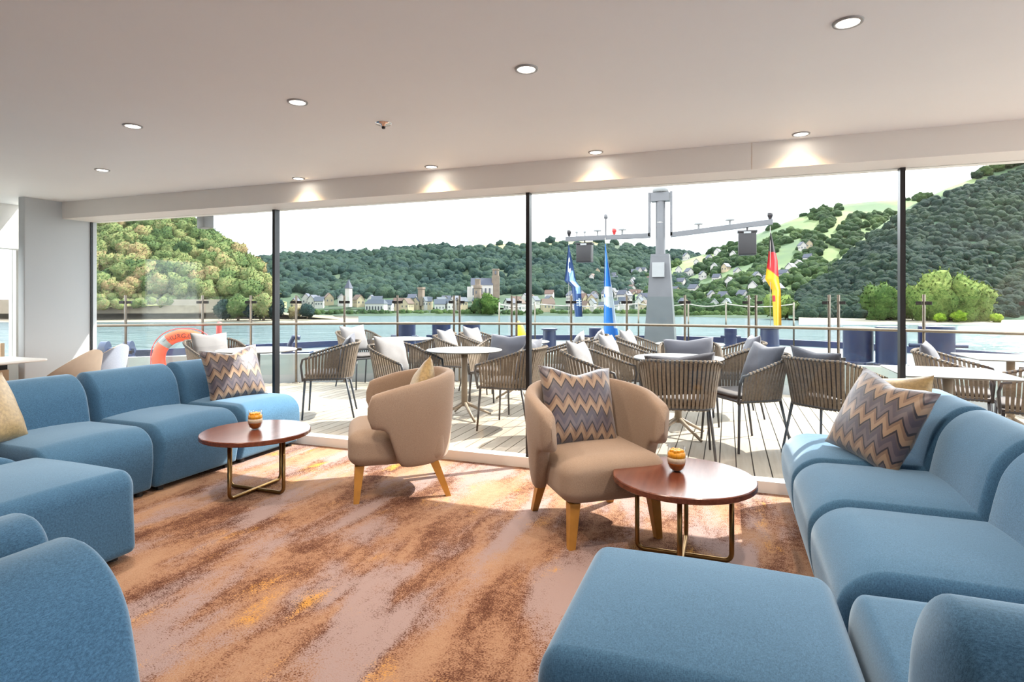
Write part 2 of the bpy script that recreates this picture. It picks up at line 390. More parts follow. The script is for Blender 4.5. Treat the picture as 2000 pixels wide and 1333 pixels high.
# coaming, foredeck and bow
def ring(off, xs): return [(x_, rail_y(x_, off)) for x_ in xs]
xs = np.linspace(-8.4, 6.4, 48)
m = MB(); a = ring(.06, xs); b = ring(.16, xs)
m.prism(a + b[::-1], -.1, .42); struct(m.build('wall_coaming', 'white_paint'))
def bow_y(x): return 12.6 - .085 * (x + 1.0) ** 2 - .0006 * (x + 1) ** 4
xb = np.linspace(-9.2, 7.0, 54)
struct(MB().prism([(x_, max(rail_y(x_, .14), 4.0)) for x_ in xb] + [(x_, max(bow_y(x_), rail_y(x_, .9))) for x_ in xb[::-1]], -.6, .36).build('floor_foredeck', 'foredeck_paint'))
m = MB(); pa = [(x_, max(bow_y(x_), rail_y(x_, .9))) for x_ in xb]; pb = [(x_, y_ + .12) for x_, y_ in pa]
m.prism(pa + pb[::-1], -3, .47); struct(m.build('wall_bulwark', 'navy_paint'))

# ------------------------------------------------------------------ ceiling lights
def downlight(x, y, label, spot, col=(1, .62, .30), group='recessed ceiling downlights'):
    e = empty('downlight', (x, y, CEIL), label=label, cat='downlight', group=group)
    MB().lathe([(.036, -.001), (.037, -.006), (.047, -.006), (.049, 0)]).build('trim_ring', 'white_paint', e, True)
    MB().lathe([(.0001, -.0028), (.036, -.0032)]).build('lens', 'lamp_lens', e, True)
    ld = bpy.data.lights.new('downlight_lamp', 'SPOT'); ld.energy = spot; ld.color = col; ld.spot_size = R(125); ld.spot_blend = .7; ld.shadow_soft_size = .05
    lo = bpy.data.objects.new('lamp', ld); C.objects.link(lo); lo.parent = e; lo.location = (0, 0, -.012)
for j, x in enumerate((-3.18, -2.0, -.80, .40)):
    downlight(x, 3.73, ('leftmost', 'second from left', 'third from left', 'rightmost')[j] + ' ceiling downlight in the row grazing the window beam', 4.5)
for j, x in enumerate((-3.07, -1.95, -.78, .39)):
    downlight(x, 2.28, ('leftmost', 'second from left', 'third from left', 'rightmost')[j] + ' ceiling downlight in the row nearer the room', 26, (1, .86, .72))
for j, x in enumerate((-3.07, -1.95, -.78, .39)):  # unseen row, added as fill light for the near floor and ceiling
    downlight(x, .85, ('leftmost', 'second from left', 'third from left', 'rightmost')[j] + ' added fill downlight in the unseen row above the viewer', 7, (1, .88, .76))
downlight(-4.33, 2.98, 'lone ceiling downlight farthest left near the white column', 16, (1, .86, .72))
e = empty('ceiling_sprinkler', (-1.75, 2.72, CEIL), label='small chrome sprinkler rosette with dark centre in the ceiling', cat='sprinkler')
MB().lathe([(.0001, -.018), (.014, -.018), (.016, -.008), (.042, -.006), (.045, 0)]).build('rosette', 'chrome', e, True)
MB().lathe([(.0001, -.03), (.009, -.03), (.011, -.017)], n=16).build('nozzle', 'black_profile', e, True)

# ------------------------------------------------------------------ modular sofas
def seat_mesh(w, d=.60, h=.43):
    # local: x = depth (front at 0, back at +d), y = width 0..w
    def warp(x, y, z):
        u = y / w; b = 4 * u * (1 - u)
        if z > .25: z += .022 * b * max(0, min(1, (x + .0) / .2))
        z0 = (z - .06) / (h - .06)
        if x < .3: x -= .028 * math.sin(math.pi * min(1, max(0, z0))) * (1 - x / .3) + (-.02 * (1 - min(1, max(0, z0))) * (1 - x / .3))
        return (x, y, z)
    return MB().rbox((.02, .004, .03), (d + .1, w - .004, h), (.13, .045, .12), 7, 5, warp, (.04, .03, .03))
def back_mesh(w, x0=.56, h=.74):
    def warp(x, y, z):
        z0 = (z - .1) / (h - .1)
        x += .10 * z0 - .03 * math.sin(math.pi * min(1, z0))
        return (x, y, z)
    return MB().rbox((x0, .003, .1), (x0 + .255, w - .003, h), (.12, .05, .16), 6, 5, warp)
sofa_cache = {}
def sofa_module(w, label, loc, rz, back=True, depth=None, group='blue modular sofa units'):
    e = empty('sofa_module' if back else 'sofa_ottoman', loc, rz, label=label, cat='sofa' if back else 'ottoman', group=group)
    d = .60 if back else depth
    if back:
        seat_mesh(w).build('seat', 'blue_fabric', e, True, 1e-4)
        back_mesh(w).build('backrest', 'blue_fabric', e, True, 1e-4)
    else:
        MB().rbox((.0, .004, .03), (d, w - .004, .43), (.06, .06, .09), 7, 6, rb=(.04, .04, .03), warp=
            lambda x, y, z: (x, y, z + (.025 * (1 - ((x / d - .5) * 2) ** 2) * (1 - ((y / w - .5) * 2) ** 2) if z > .3 else 0))).build('cushion', 'blue_fabric', e, True, 1e-4)
    for fx in (.09, (.80 if back else d - .09)):
        for fy in (.07, w - .07):
            MB().tube([(fx, fy, 0), (fx, fy, .045)], .022, 12).build('foot', 'black_foot', e)
    return e
# starboard run: front at x=.31, facing -X  -> local x axis = +X, local y = +Y
for y0, w, lab in ((1.975, .665, 'blue sofa seat unit next to the corner unit on the right'), (2.645, .655, 'middle blue sofa seat unit of the right-hand run'), (3.305, .67, 'blue sofa end unit by the window holding the zigzag cushion on the right')):
    sofa_module(w, lab, (.31, y0, 0), 0)
# corner unit faces +Y: local x -> -Y, local y -> +X
sofa_module(.92, 'blue sofa corner unit with its backrest towards the viewer at lower right', (.315, 1.965, 0), R(-90))
sofa_module(.69, 'square blue ottoman in the right foreground beside the corner unit', (-.425, 1.275, 0), 0, False, .725)
# port run: front at x=-3.40 facing +X: rotate 180 -> local x = -X, local y = -Y
for y1, w, lab in ((2.70, .675, 'blue sofa unit on the left with the gold cushion at its end'), (3.385, .68, 'middle blue sofa unit of the left-hand run'), (4.045, .655, 'blue sofa end unit by the window holding the zigzag cushion on the left')):
    sofa_module(w, lab, (-3.40, y1, 0), R(180))
sofa_module(.69, 'blue ottoman in front of the left sofa run', (-2.665, 2.015, 0), R(180), False, .73)
sofa_module(.92, 'blue sofa corner unit at the far left edge behind the ottoman', (-4.39, 2.015, 0), R(-90))
# two units back to back in the left foreground
sofa_module(.70, 'blue sofa backrest filling the bottom left corner, nearest the viewer', (-.53, .885, 0), R(180))
e = sofa_module(.70, 'blue sofa backrest half hidden at the left edge behind the nearest one', (-2.36, .24, 0), 0)

# ------------------------------------------------------------------ cushions
def pillow_mesh(w, h, t, n=18, crease=0, seed=0):
    P = []; Q = []
    for i in range(n + 1):
        a = -1 + 2 * i / n; ra = []; rb = []
        for j in range(n + 1):
            b = -1 + 2 * j / n
            k = (max(0, 1 - abs(a) ** 2.6) * max(0, 1 - abs(b) ** 2.6)) ** .55
            px = a * w / 2 * (1 - .07 * (1 - b * b) * abs(a) ** 3); py = b * h / 2 * (1 - .07 * (1 - a * a) * abs(b) ** 3)
            if crease: py -= crease * max(0, 1 - abs(a) * 1.5) * max(0, b) ** 2
            nz = .006 * noise.noise((a * 2.2 + seed, b * 2.2, 0)) * (1 if k > .1 else 0)
            ra.append((px, py, t / 2 * k + nz)); rb.append((px, py, -t / 2 * k + nz))
        P.append(ra); Q.append(rb)
    m = MB(); m.grid(P); m.grid(Q[::-1]); return m
def pillow(name, mat, w, h, t, loc, facing, lean, roll, label, cat='cushion', group=None, crease=0, seed=0):
    """facing = world angle the front looks towards; lean = tilt back"""
    o = pillow_mesh(w, h, t, crease=crease, seed=seed).build(name, mat, None, True, 1e-4)
    fx = Vector((math.cos(facing), math.sin(facing), 0)); up = Vector((0, 0, 1)); sx = up.cross(fx)
    M = Matrix((sx, up, fx)).transposed()
    M = M @ Matrix.Rotation(-lean, 3, 'X') @ Matrix.Rotation(roll, 3, 'Z')
    o.matrix_world = Matrix.Translation(Vector(loc)) @ M.to_4x4()
    return tag(o, label, cat, group)
pillow('zigzag_cushion', 'zigzag_fabric', .47, .45, .17, (-3.83, 3.72, .635), R(-22), R(22), R(4), 'zigzag patterned cushion on the left sofa by the window', group='zigzag cushions', crease=.05)
pillow('zigzag_cushion', 'zigzag_fabric', .47, .46, .17, (.72, 3.42, .635), R(215), R(24), R(-10), 'zigzag patterned cushion on the right sofa by the window', group='zigzag cushions', crease=.03, seed=4)
pillow('gold_cushion', 'gold_fabric', .44, .42, .16, (-3.90, 2.02, .62), R(20), R(24), R(0), 'pale gold cushion at the far left edge of the sofa')
pillow('gold_cushion', 'gold_fabric', .42, .42, .14, (.86, 3.76, .615), R(225), R(16), R(8), 'gold cushion peeking out behind the right zigzag cushion')

# ------------------------------------------------------------------ beige tub armchairs (facing local +X)
def tub_shell():
    N = 44; K = 20; rows = []
    path = []
    A = .295; B = .315
    L = .21  # straight arm
    tot = [];
    for i in range(N + 1):
        s = -1 + 2 * i / N; a = abs(s); sg = 1 if s > 0 else -1
        if a < .62:
            th = a / .62 * math.pi / 2; x = -A * math.cos(th); y = sg * B * math.sin(th) if a > 0 else 0
            nx, ny = -math.cos(th), sg * math.sin(th)
        else:
            q = (a - .62) / .38; x = L * q; y = sg * (B - .012 * q * q); nx, ny = 0, sg
        top = .775 - .115 * max(0, (a - .2) / .8) ** 1.2
        bot = .215 + (.245 * (1 / (1 + math.exp(-(a - .725) * 34))))
        th_ = .082
        e = 1.0
        if a > .90: e = max(0.0, 1 - ((a - .90) / .10) ** 2.6) ** (1 / 2.6)
        zc = (top + bot) / 2; hz = (top - bot) / 2
        hz2 = max(.0, hz - .07) + min(hz, .07) * e; tw = th_ / 2 * max(e, .02)
        row = []
        for k in range(K):
            f = 2 * math.pi * k / K; c, sn = math.cos(f), math.sin(f)
            cx = math.copysign(abs(c) ** .55, c) * tw; cz = math.copysign(abs(sn) ** .35, sn) * hz2
            z = zc + cz; flare = .035 * (z - .3) / .45
            row.append((x + nx * (cx + flare), y + ny * (cx + flare), z))
        rows.append(row + [row[0]])
    m = MB(); m.grid(rows); return m
def tub_chair(loc, ang, label):
    e = empty('tub_armchair', loc, ang, label=label, cat='armchair', group='beige tub armchairs')
    tub_shell().build('shell', 'beige_fabric', e, True, 1e-4)
    MB().rbox((-.27, -.285, .215), (.325, .285, .435), (.10, .09, .07), 5, 5,
              lambda x, y, z: (x, y * (1 + .06 * (x + .27)), z + (.02 * (1 - (y / .3) ** 2) if z > .33 else 0))).build('seat', 'beige_fabric', e, True, 1e-4)
    for sx in (-1, 1):
        for sy in (-1, 1):
            tx, ty = (.255 if sx > 0 else -.20), .225 * sy; bx, by = tx + (.02 if sx > 0 else -.09), ty + .02 * sy
            m = MB(); h0, h1 = .028, .017
            m.add([(tx + a * h0, ty + b * h0, .225) for a, b in ((-1, -1), (1, -1), (1, 1), (-1, 1))] + [(bx + a * h1, by + b * h1, 0) for a, b in ((-1, -1), (1, -1), (1, 1), (-1, 1))],
                  [(0, 1, 2, 3), (7, 6, 5, 4), (4, 5, 1, 0), (5, 6, 2, 1), (6, 7, 3, 2), (7, 4, 0, 3)])
            m.build('leg', 'gold_wood', e)
    return e
TA = R(215.1); tub_chair((-2.04, 3.36, 0), TA, 'beige tub armchair turned sideways with a gold cushion, left of centre')
TB = R(-53); tub_chair((-.70, 3.19, 0), TB, 'beige tub armchair holding a zigzag cushion, behind the right coffee table')
pillow('gold_cushion', 'gold_fabric', .40, .40, .15, Vector((-2.04, 3.36, .605)) - .13 * Vector((math.cos(TA), math.sin(TA), 0)), TA, R(16), R(38), 'small gold cushion inside the left beige armchair')
pillow('zigzag_cushion', 'zigzag_fabric', .48, .46, .16, Vector((-.70, 3.19, .635)) - .13 * Vector((math.cos(TB), math.sin(TB), 0)) - .03 * Vector((-math.sin(TB), math.cos(TB), 0)), TB + R(8), R(20), R(-5), 'zigzag patterned cushion leaning in the right beige armchair', group='zigzag cushions', crease=.04, seed=9)

# ------------------------------------------------------------------ coffee tables and desserts
def coffee_table(x, y, label):
    e = empty('coffee_table', (x, y, 0), label=label, cat='coffee table', group='round coffee tables')
    r = .335
    MB().lathe([(.0001, .395), (r - .004, .395), (r, .391), (r, .369), (r - .006, .365), (.0001, .365)], n=72).build('tabletop', 'cherry_wood', e, 30)
    for k in (0, 1):
        pts = []
        for s_ in (-1, 1):
            arc = [(s_ * (.22 - .035 * (1 - math.sin(q))), .012 + .035 * (1 - math.cos(q))) for q in np.linspace(0, math.pi / 2, 6)]
            leg = [(s_ * .22, .365)]
            pts += (leg + arc[::-1]) if s_ < 0 else (arc + leg)
        zz = .0 if k == 0 else .004
        P = [((a, 0, b + zz if b < .2 else b) if k == 0 else (0, a, b + zz if b < .2 else b)) for a, b in pts]
        MB().tube(P, .0115, 12).build('frame_loop', 'brass', e, True)
    return e
coffee_table(-2.87, 2.97, 'round cherry wood coffee table with brass frame by the left sofa')
coffee_table(-.20, 2.93, 'round cherry wood coffee table with brass frame behind the blue ottoman')
def dessert(x, y, label):
    e = empty('dessert_glass', (x, y, .395), label=label, cat='dessert', group='layered desserts in glasses'); e.scale = (1.03, 1.03, 1.27)
    outer = [(.0001, 0), (.022, 0), (.034, .010), (.043, .030), (.0455, .048), (.044, .070), (.0395, .098)]
    inner = [(.0375, .098), (.042, .070), (.0435, .048), (.041, .031), (.032, .013), (.020, .004), (.0001, .004)]
    MB().lathe(outer + inner, n=40).build('glass', 'drink_glass', e, True)
    MB().lathe([(.0001, .0045), (.0195, .0045), (.0312, .0138), (.0402, .031), (.0415, .036), (.0001, .037)], n=40).build('caramel_layer', 'caramel', e, True)
    MB().lathe([(.0001, .0372), (.0416, .0362), (.0428, .048), (.0426, .056), (.0001, .058)], n=40).build('cream_layer', 'cream', e, True)
    mt = MB().lathe([(.0001, .0582), (.0425, .0562), (.0412, .072), (.036, .077), (.0001, .079)], n=40).build('mango_layer', 'mango', e, True)
    for k in range(16):
        a = k * 2.4; rr = .031 * math.sqrt((k + .5) / 16); s_ = .0075
        MB().rbox((-s_, -s_, -s_), (s_, s_, s_), (.004,) * 3, 2, 1).build('mango_cube', 'mango', mt, True, 1e-5, (rr * math.cos(a), rr * math.sin(a), .079))
dessert(-2.90, 2.99, 'layered mango dessert in a glass on the left coffee table')
dessert(-.235, 2.985, 'layered mango dessert in a glass on the right coffee table')

# ------------------------------------------------------------------ port corner furniture
e = empty('sideboard', (-6.62, 2.6, 0), label='low oak sideboard with white top under the side window', cat='sideboard')
MB().box((-.36, -1.2, .03), (.30, .88, .585)).build('body', 'oak', e)
MB().box((-.34, -1.2, .585), (.28, .88, .635)).build('shadow_gap', 'black_profile', e)
MB().box((-.37, -1.22, .635), (.33, .90, .685)).build('worktop', 'white_sill', e)
MB().box((-.37, -1.22, .685), (-.34, .90, .83)).build('upstand', 'oak', e)
MB().box((-.37, .87, .685), (.2, .90, .83)).build('side_upstand', 'oak', e)
def shell_chair(loc, ang, mi, mo, label):
    e = empty('shell_chair', loc, ang, label=label, cat='chair')
    def shell(off):
        P = []
        for i in range(25):
            a = -1 + 2 * i / 24; th = a * R(112); row = []
            top = .83 - .30 * abs(a) ** 1.5
            for j in range(13):
                v = j / 12; z = .42 + (top - .42) * v; r_ = (.155 + .07 * v ** .6) + off
                row.append((-r_ * math.cos(th), r_ * math.sin(th) * 1.02, z))
            P.append(row)
        return P
    A, B = shell(0), shell(.022); m = MB(); m.grid(A[::-1])
    m.grid([[a[-1], b[-1]] for a, b in zip(A[::-1], B[::-1])])
    m.build('inner_shell', mi, e, True); MB().grid(B).build('outer_shell', mo, e, True)
    MB().rbox((-.17, -.18, .40), (.22, .18, .47), (.08, .08, .03), 4, 3).build('seat', mi, e, True, 1e-4)
    for sx in (-1, 1):
        for sy in (-1, 1): MB().tube([(sx * .14, sy * .14, .41), (sx * .22, sy * .21, 0)], [.014, .009], 8).build('leg', 'black_foot', e)
shell_chair((-5.15, 3.25, 0), R(200), 'shell_plastic', 'shell_plastic', 'smooth beige shell chair beyond the left sofa by the column')
shell_chair((-5.50, 3.74, 0), R(200), 'shell_plastic', 'shell_grey', 'grey-backed shell chair beside the beige one beyond the sofa')
e = empty('bistro_table', (-5.90, 3.1, 0), label='white bistro table between sideboard and shell chairs', cat='table')
MB().rbox((-.28, -.3, .70), (.28, .3, .725), (.03, .03, .008), 3, 1).build('tabletop', 'white_sill', e, True, 1e-4)
MB().tube([(0, 0, .02), (0, 0, .70)], .03, 16).build('column', 'white_paint', e, True)
MB().lathe([(.0001, .02), (.2, .012), (.205, 0)]).build('base', 'white_paint', e, True)

# ------------------------------------------------------------------ terrace chairs (facing local +X)
def u_path(n, W, Dp, front, r):
    """U footprint, from right front round the back to left front; returns (x, y, s) with s 0 at arms' front and 1 at back"""
    pts = []
    segs = [((front, -W), (-Dp + r, -W)), None, ((-Dp, -W + r), (-Dp, W - r)), None, ((-Dp + r, W), (front, W))]
    raw = []
    for k, sg in enumerate(segs):
        if sg:
            for q in np.linspace(0, 1, 16): raw.append((sg[0][0] + (sg[1][0] - sg[0][0]) * q, sg[0][1] + (sg[1][1] - sg[0][1]) * q))
        else:
            cx, cy = -Dp + r, (-W + r if k == 1 else W - r)
            a0 = -math.pi / 2 if k == 1 else math.pi
            for q in np.linspace(0, 1, 10)[1:-1]:
                a = a0 - q * math.pi / 2; raw.append((cx + r * math.cos(a), cy + r * math.sin(a)))
    raw = [Vector((a, b)) for a, b in raw]; L = [0]
    for a, b in zip(raw[:-1], raw[1:]): L.append(L[-1] + (b - a).length)
    out = []
    for i in range(n):
        d = L[-1] * i / (n - 1); j = max(k for k in range(len(L)) if L[k] <= d + 1e-9); j = min(j, len(raw) - 2)
        q = (d - L[j]) / max(1e-9, L[j + 1] - L[j]); p = raw[j].lerp(raw[j + 1], min(1, q)); out.append((p.x, p.y, d / L[-1]))
    return out
def rim_z(x): 
    q = min(1, max(0, (.25 - x) / .50)); return .625 + .155 * q ** 1.1
def make_deck_chair():
    e = empty('terrace_chair')
    n = 47
    top = [(x, y, rim_z(x)) for x, y, s in u_path(n, .305, .31, .24, .20)]; bot = [(x, y, .415) for x, y, s in u_path(n, .255, .235, .235, .15)]
    rim = [(bot[0][0] + .01, bot[0][1], .40), (top[0][0] + .018, top[0][1] + .012, .56)] + top + [(top[-1][0] + .018, top[-1][1] - .012, .56), (bot[-1][0] + .01, bot[-1][1], .40)]
    MB().tube(rim, .0115, 8).build('rim_frame', 'chair_frame', e, True)
    MB().tube(bot + [bot[0]], .010, 8).build('seat_frame', 'chair_frame', e, True)
    MB().prism([(x, y) for x, y, z in bot], .418, .432).build('seat', 'seat_pad', e)
    MB().rbox((-.2, -.22, .432), (.24, .22, .475), (.06, .06, .02), 3, 2).build('seat_cushion', 'seat_pad', e, True, 1e-4)
    m = MB()
    for i in range(1, n - 1):
        a = Vector(bot[i]); b = Vector(top[i]); tn = (Vector(top[i + 1]) - Vector(top[i - 1])); tn.z = 0; tn.normalize()
        nr = Vector((tn.y, -tn.x, 0)); w = .0105; th = .0045
        P = []
        for q, ex in ((0, .0), (.5, .004), (1, .0)):
            c = a.lerp(b, q) + nr * ex; P.append([c - w * tn - th * nr, c + w * tn - th * nr, c + w * tn + th * nr, c - w * tn + th * nr, c - w * tn - th * nr])
        P[0] = [p - Vector((0, 0, .014)) for p in P[0]]; P[-1] = [p + Vector((0, 0, .013)) for p in P[-1]]
        m.grid(P)
    for i in range(2, n - 2, 1):  # wrapped rope over the rim
        c = Vector(top[i]); d = (Vector(top[i + 1]) - Vector(top[i - 1])).normalized() * .0098
        m.tube([c - d, c + d], .0155, 6, False)
    tag(m.build('rope_straps', 'rope_strap', e, False), kind='stuff')
    for sx, sy in ((1, 1), (1, -1), (-1, 1), (-1, -1)):
        a = (.225, .24 * sy, .42) if sx > 0 else (-.18, .215 * sy, .42); b = (.25, .265 * sy, 0) if sx > 0 else (-.265, .25 * sy, 0)
        MB().tube([a, b], [.0125, .0095], 8).build('leg', 'chair_frame', e, True)
    return e
proto = make_deck_chair()
chairs = [ # x, y, facing deg, cushion material or None, cushion shape, label
 (-5.35, 4.98, -15, 'pale', 'rope-backed terrace chair with white cushion beside the lifebuoy'),
 (-4.03, 5.22, 212, 'grey', 'rope terrace chair with dark cushion straddling the left window mullion'),
 (-4.90, 7.05, -20, 'pale', 'rope terrace chair with white cushion standing alone left against the railing'),
 (-3.74, 6.98, 195, None, 'brown rope terrace chair at the far table, turned left before the blue bollards'),
 (-3.05, 5.12, -12, 'pale', 'shaded rope terrace chair directly behind the left beige armchair'),
 (-2.42, 6.15, -100, 'grey', 'rope terrace chair with grey cushion facing us across the middle round table'),
 (-3.18, 6.72, 0, 'pale', 'front one of two rope chairs with white cushions near the yellow marker'),
 (-3.12, 7.36, -5, 'pale', 'rear one of two rope chairs with white cushions near the yellow marker'),
 (-1.96, 5.30, 178, 'grey', 'rope terrace chair seen from the side just left of the central mullion'),
 (-1.80, 6.52, 190, 'pale', 'brown rope terrace chair just right of the central mullion'),
 (-1.72, 7.30, 190, 'pale', 'brown rope terrace chair at the far side, below the dark blue flag'),
 (-1.08, 5.18, -8, 'pale', 'rope terrace chair with pale cushion behind the right beige armchair'),
 (-1.02, 6.28, -8, 'pale', 'rope terrace chair with cream cushion, second of three in a row by the mast'),
 (-.98, 7.35, -8, 'pale', 'rope terrace chair with white cushion, farthest of three in a row by the mast'),
 (-.36, 6.22, -85, 'grey', 'rope terrace chair with wide grey cushion facing us below the mast'),
 (-.36, 4.80, 98, 'grey', 'dark rope terrace chair with its back to the window behind the right coffee table'),
 (.14, 5.38, 215, 'grey', 'rope terrace chair turned left on the sunny deck right of the round table'),
 (.06, 6.75, 190, 'grey', 'rope terrace chair with bluish cushion near the double railing post'),
 (.78, 5.22, 48, 'grey', 'rope terrace chair half hidden behind the right sofa end'),
 (1.88, 6.12, -20, 'grey', 'brown rope terrace chair behind the square white table'),
 (2.20, 5.48, 165, None, 'rope terrace chair cut off by the right edge of the picture'),
]
for i, (x, y, a, cu, lab) in enumerate(chairs):
    o = proto if i == 0 else copy_tree(proto)
    o.location = (x, y, 0); o.rotation_euler = (0, 0, R(a)); tag(o, lab, 'chair', 'rope terrace chairs')
    if cu:
        d = Vector((math.cos(R(a)), math.sin(R(a)), 0)); big = i in (5, 14, 15)
        pillow('chair_cushion', 'grey_cushion' if cu == 'grey' else 'pale_cushion', .52 if big else .42, .36 if big else .40, .13,
               Vector((x, y, .665 if big else .675)) - .17 * d, R(a), R(20), R(random.uniform(-6, 6)),
               ('grey' if cu == 'grey' else 'pale') + ' back cushion on the ' + ' '.join(lab.replace(' with white cushion', '').replace(' with dark cushion', '').replace(' with grey cushion', '').replace('s with white cushions', 's').split()[:10]),
               group='terrace back cushions', crease=.02, seed=i)
def round_table(x, y, label, sq=False):
    e = empty('terrace_table', (x, y, 0), label=label, cat='table', group='terrace tables')
    if sq: MB().rbox((-.36, -.36, .70), (.36, .36, .715), (.02, .02, .006), 3, 1).build('tabletop', 'table_stone', e, 30, 1e-4)
    else: MB().lathe([(.0001, .715), (.395, .715), (.40, .71), (.385, .70), (.0001, .70)], n=48).build('tabletop', 'table_stone', e, 30)
    MB().tube([(0, 0, .12), (0, 0, .70)], .032, 16).build('column', 'table_leg', e, True)
    for k in range(4):
        a = R(45 + 90 * k); MB().tube([(0, 0, .16), (.30 * math.cos(a), .30 * math.sin(a), .012)], [.020, .012], 8).build('foot', 'table_leg', e, True)
for x, y, lab, sq in ((-4.66, 4.83, 'pale terrace table behind the left zigzag cushion', False), (-4.12, 6.86, 'round terrace table at the far left below the blue bollards', False),
        (-2.60, 5.58, 'round grey terrace table behind the left beige armchair', False), (-2.48, 6.92, 'pale terrace table left of the central mullion near the yellow marker', False),
        (-.42, 5.52, 'round terrace table behind the right beige armchair', False), (-.42, 7.25, 'small far terrace table at the foot of the mast', False),
        (1.52, 5.12, 'square white terrace table right of the right mullion', True), (2.45, 6.62, 'square white terrace table at the far right edge', True)):
    round_table(x, y, lab, sq)

# ------------------------------------------------------------------ glass railing round the terrace
rl = empty('terrace_railing', (0, 0, 0), label='curved steel and glass railing round the terrace', cat='railing')
posts = [-8.35, -7.9, -7.1, -6.55, -6.0, -5.38, -4.66, -3.86, -3.78, -3.02, -2.95, -2.15, -1.35, -.55, .27, .36, 1.20, 1.30, 2.14, 3.0, 3.85, 4.7]
RAIL_Z, TOP_Z = .88, 1.30
pairs_ = {(-3.86, -3.78), (-3.02, -2.95), (.27, .36), (1.20, 1.30)}
for k, x in enumerate(posts):
    y = rail_y(x, -.06); o = MB().tube([(x, y, 0), (x, y, TOP_Z)], .017, 10).build('post', 'steel', rl, 30)
    MB().lathe([(.017, .012), (.055, .010), (.056, 0)], (x, y, 0), 16).build('base_flange', 'steel', o, True)
    dx = Vector((1, -.104 * (x + .75), 0)).normalized()
    for z in (1.20, .50):
        for s_ in (-1, 1):
            nb = posts[k + s_] if 0 <= k + s_ < len(posts) else None
            if nb is not None and abs(nb - x) < .2: continue
            c = Vector((x, y, z)) + s_ * .048 * dx
            MB().obox(c, dx * .03, Vector((-dx.y, dx.x, 0)) * .018, (0, 0, .020)).build('glass_clamp', 'clamp_steel', o)
for a, b in zip(posts[:-1], posts[1:]):
    if b - a < .2: continue
    pa, pb = Vector((a, rail_y(a, -.06), 0)), Vector((b, rail_y(b, -.06), 0)); d = (pb - pa).normalized(); pa += d * .045; pb -= d * .045
    nr = Vector((-d.y, d.x, 0)) * .005; c = (pa + pb) / 2; c.z = .705
    MB().obox(c, (pb - pa) / 2, nr, (0, 0, .575)).build('glass_panel', 'rail_glass', rl)
MB().tube([(x, rail_y(x, -.06) - .055, RAIL_Z) for x in np.linspace(-8.4, 5.6, 90)], .020, 10).build('handrail', 'steel', rl, True)

# lifebuoy with print on the port railing
def lifebuoy():
    c = Vector((-7.17, 6.08, .41))
    e = empty('lifebuoy', c, R(32.7), label='orange lifebuoy with grey bands hanging on the left railing', cat='lifebuoy')
    Rm, rr = .325, .085
    def pt(u, v, r2=rr): return ((Rm + r2 * math.cos(v)) * math.cos(u), -r2 * .8 * math.sin(v), (Rm + r2 * math.cos(v)) * math.sin(u))
    MB().grid([[pt(2 * math.pi * i / 64, 2 * math.pi * j / 20) for j in range(21)] for i in range(65)]).build('ring', 'orange_foam', e, True, 1e-4)
    for u0 in (45, 135, 225, 315):
        MB().grid([[pt(R(u0 - 8 + 16 * i / 6), 2 * math.pi * j / 20, rr + .003) for j in range(21)] for i in range(7)]).build('band', 'grey_band', e, True)
    MB().tube([pt(2 * math.pi * i / 48 , 0, rr + .012 + .02 * abs(math.sin(2 * 2 * math.pi * i / 48))) for i in range(49)], .006, 6).build('grab_rope', 'red_paint', e, True)
    cu = bpy.data.curves.new('lettering', 'FONT'); cu.body = 'THURGAU G'; cu.size = .085; cu.align_x = 'CENTER'; cu.space_character = 1.1
    to = bpy.data.objects.new('lettering_source', cu); C.objects.link(to)
    bpy.context.view_layer.update(); dg = bpy.context.evaluated_depsgraph_get(); me = bpy.data.meshes.new_from_object(to.evaluated_get(dg))
    bpy.data.objects.remove(to)
    for v in me.vertices:
        u = R(90) - v.co.x / Rm; w = (v.co.y - .03) / rr; vv = R(90) - w * 1.0
        v.co = Vector(pt(u, vv, rr + .003))
    me.materials.clear(); me.materials.append(MATS['black_print'])
    o = bpy.data.objects.new('lettering', me); C.objects.link(o); o.parent = e
lifebuoy()
o = MB().tube([(0, 0, 0), (0, 0, .48), (.02, 0, .53)], [.04, .04, .03], 12).build('marker_post', 'red_paint', None, True, loc=(-7.25, 6.75, .36)); tag(o, 'short red marker post beyond the railing left of the lifebuoy', 'post')
o = MB().tube([(0, 0, 0), (-.03, 0, .18), (-.10, 0, .42), (-.13, 0, .5)], [.05, .085, .07, .03], 14).build('yellow_buoy', 'yellow_paint', None, True, loc=(-3.25, 9.4, .36)); tag(o, 'yellow buoy leaning behind the railing left of the central mullion', 'buoy')

# ------------------------------------------------------------------ foredeck fittings
def bollard(x, y, r, h, label, arms=True, wide=False, z=.36):
    e = empty('bollard', (x, y, z), label=label, cat='bollard', group='navy mooring bollards')
    MB().lathe([(r * 1.15, 0), (r * 1.15, .03), (r, .04), (r * (.92 if wide else 1), h * .9), (r * (1.15 if wide else 1.02), h * .92), (r * (1.15 if wide else 1.0), h), (.0001, h + .012)], n=32).build('drum', 'navy_paint', e, 35)
    if arms: MB().tube([(-r * 1.6, -r * .3, h * .55), (r * 1.6, -r * .3, h * .55)], .022, 10).build('cross_bar', 'navy_paint', e, True)
def on_plane(px, py, z):
    t = (EYE - z) * F / (py - HOR); return at(px, py, t)
for px, w, lab in ((793, 37, 'leftmost of three blue mooring bollards behind the railing'), (862, 36, 'middle of three blue mooring bollards behind the railing'), (921, 34, 'rightmost of three blue mooring bollards behind the railing')):
    p = at(px, 640, 9.6 if px < 900 else 9.8); bollard(p.x, p.y, w / 2 * 9.6 / F, .50, lab)
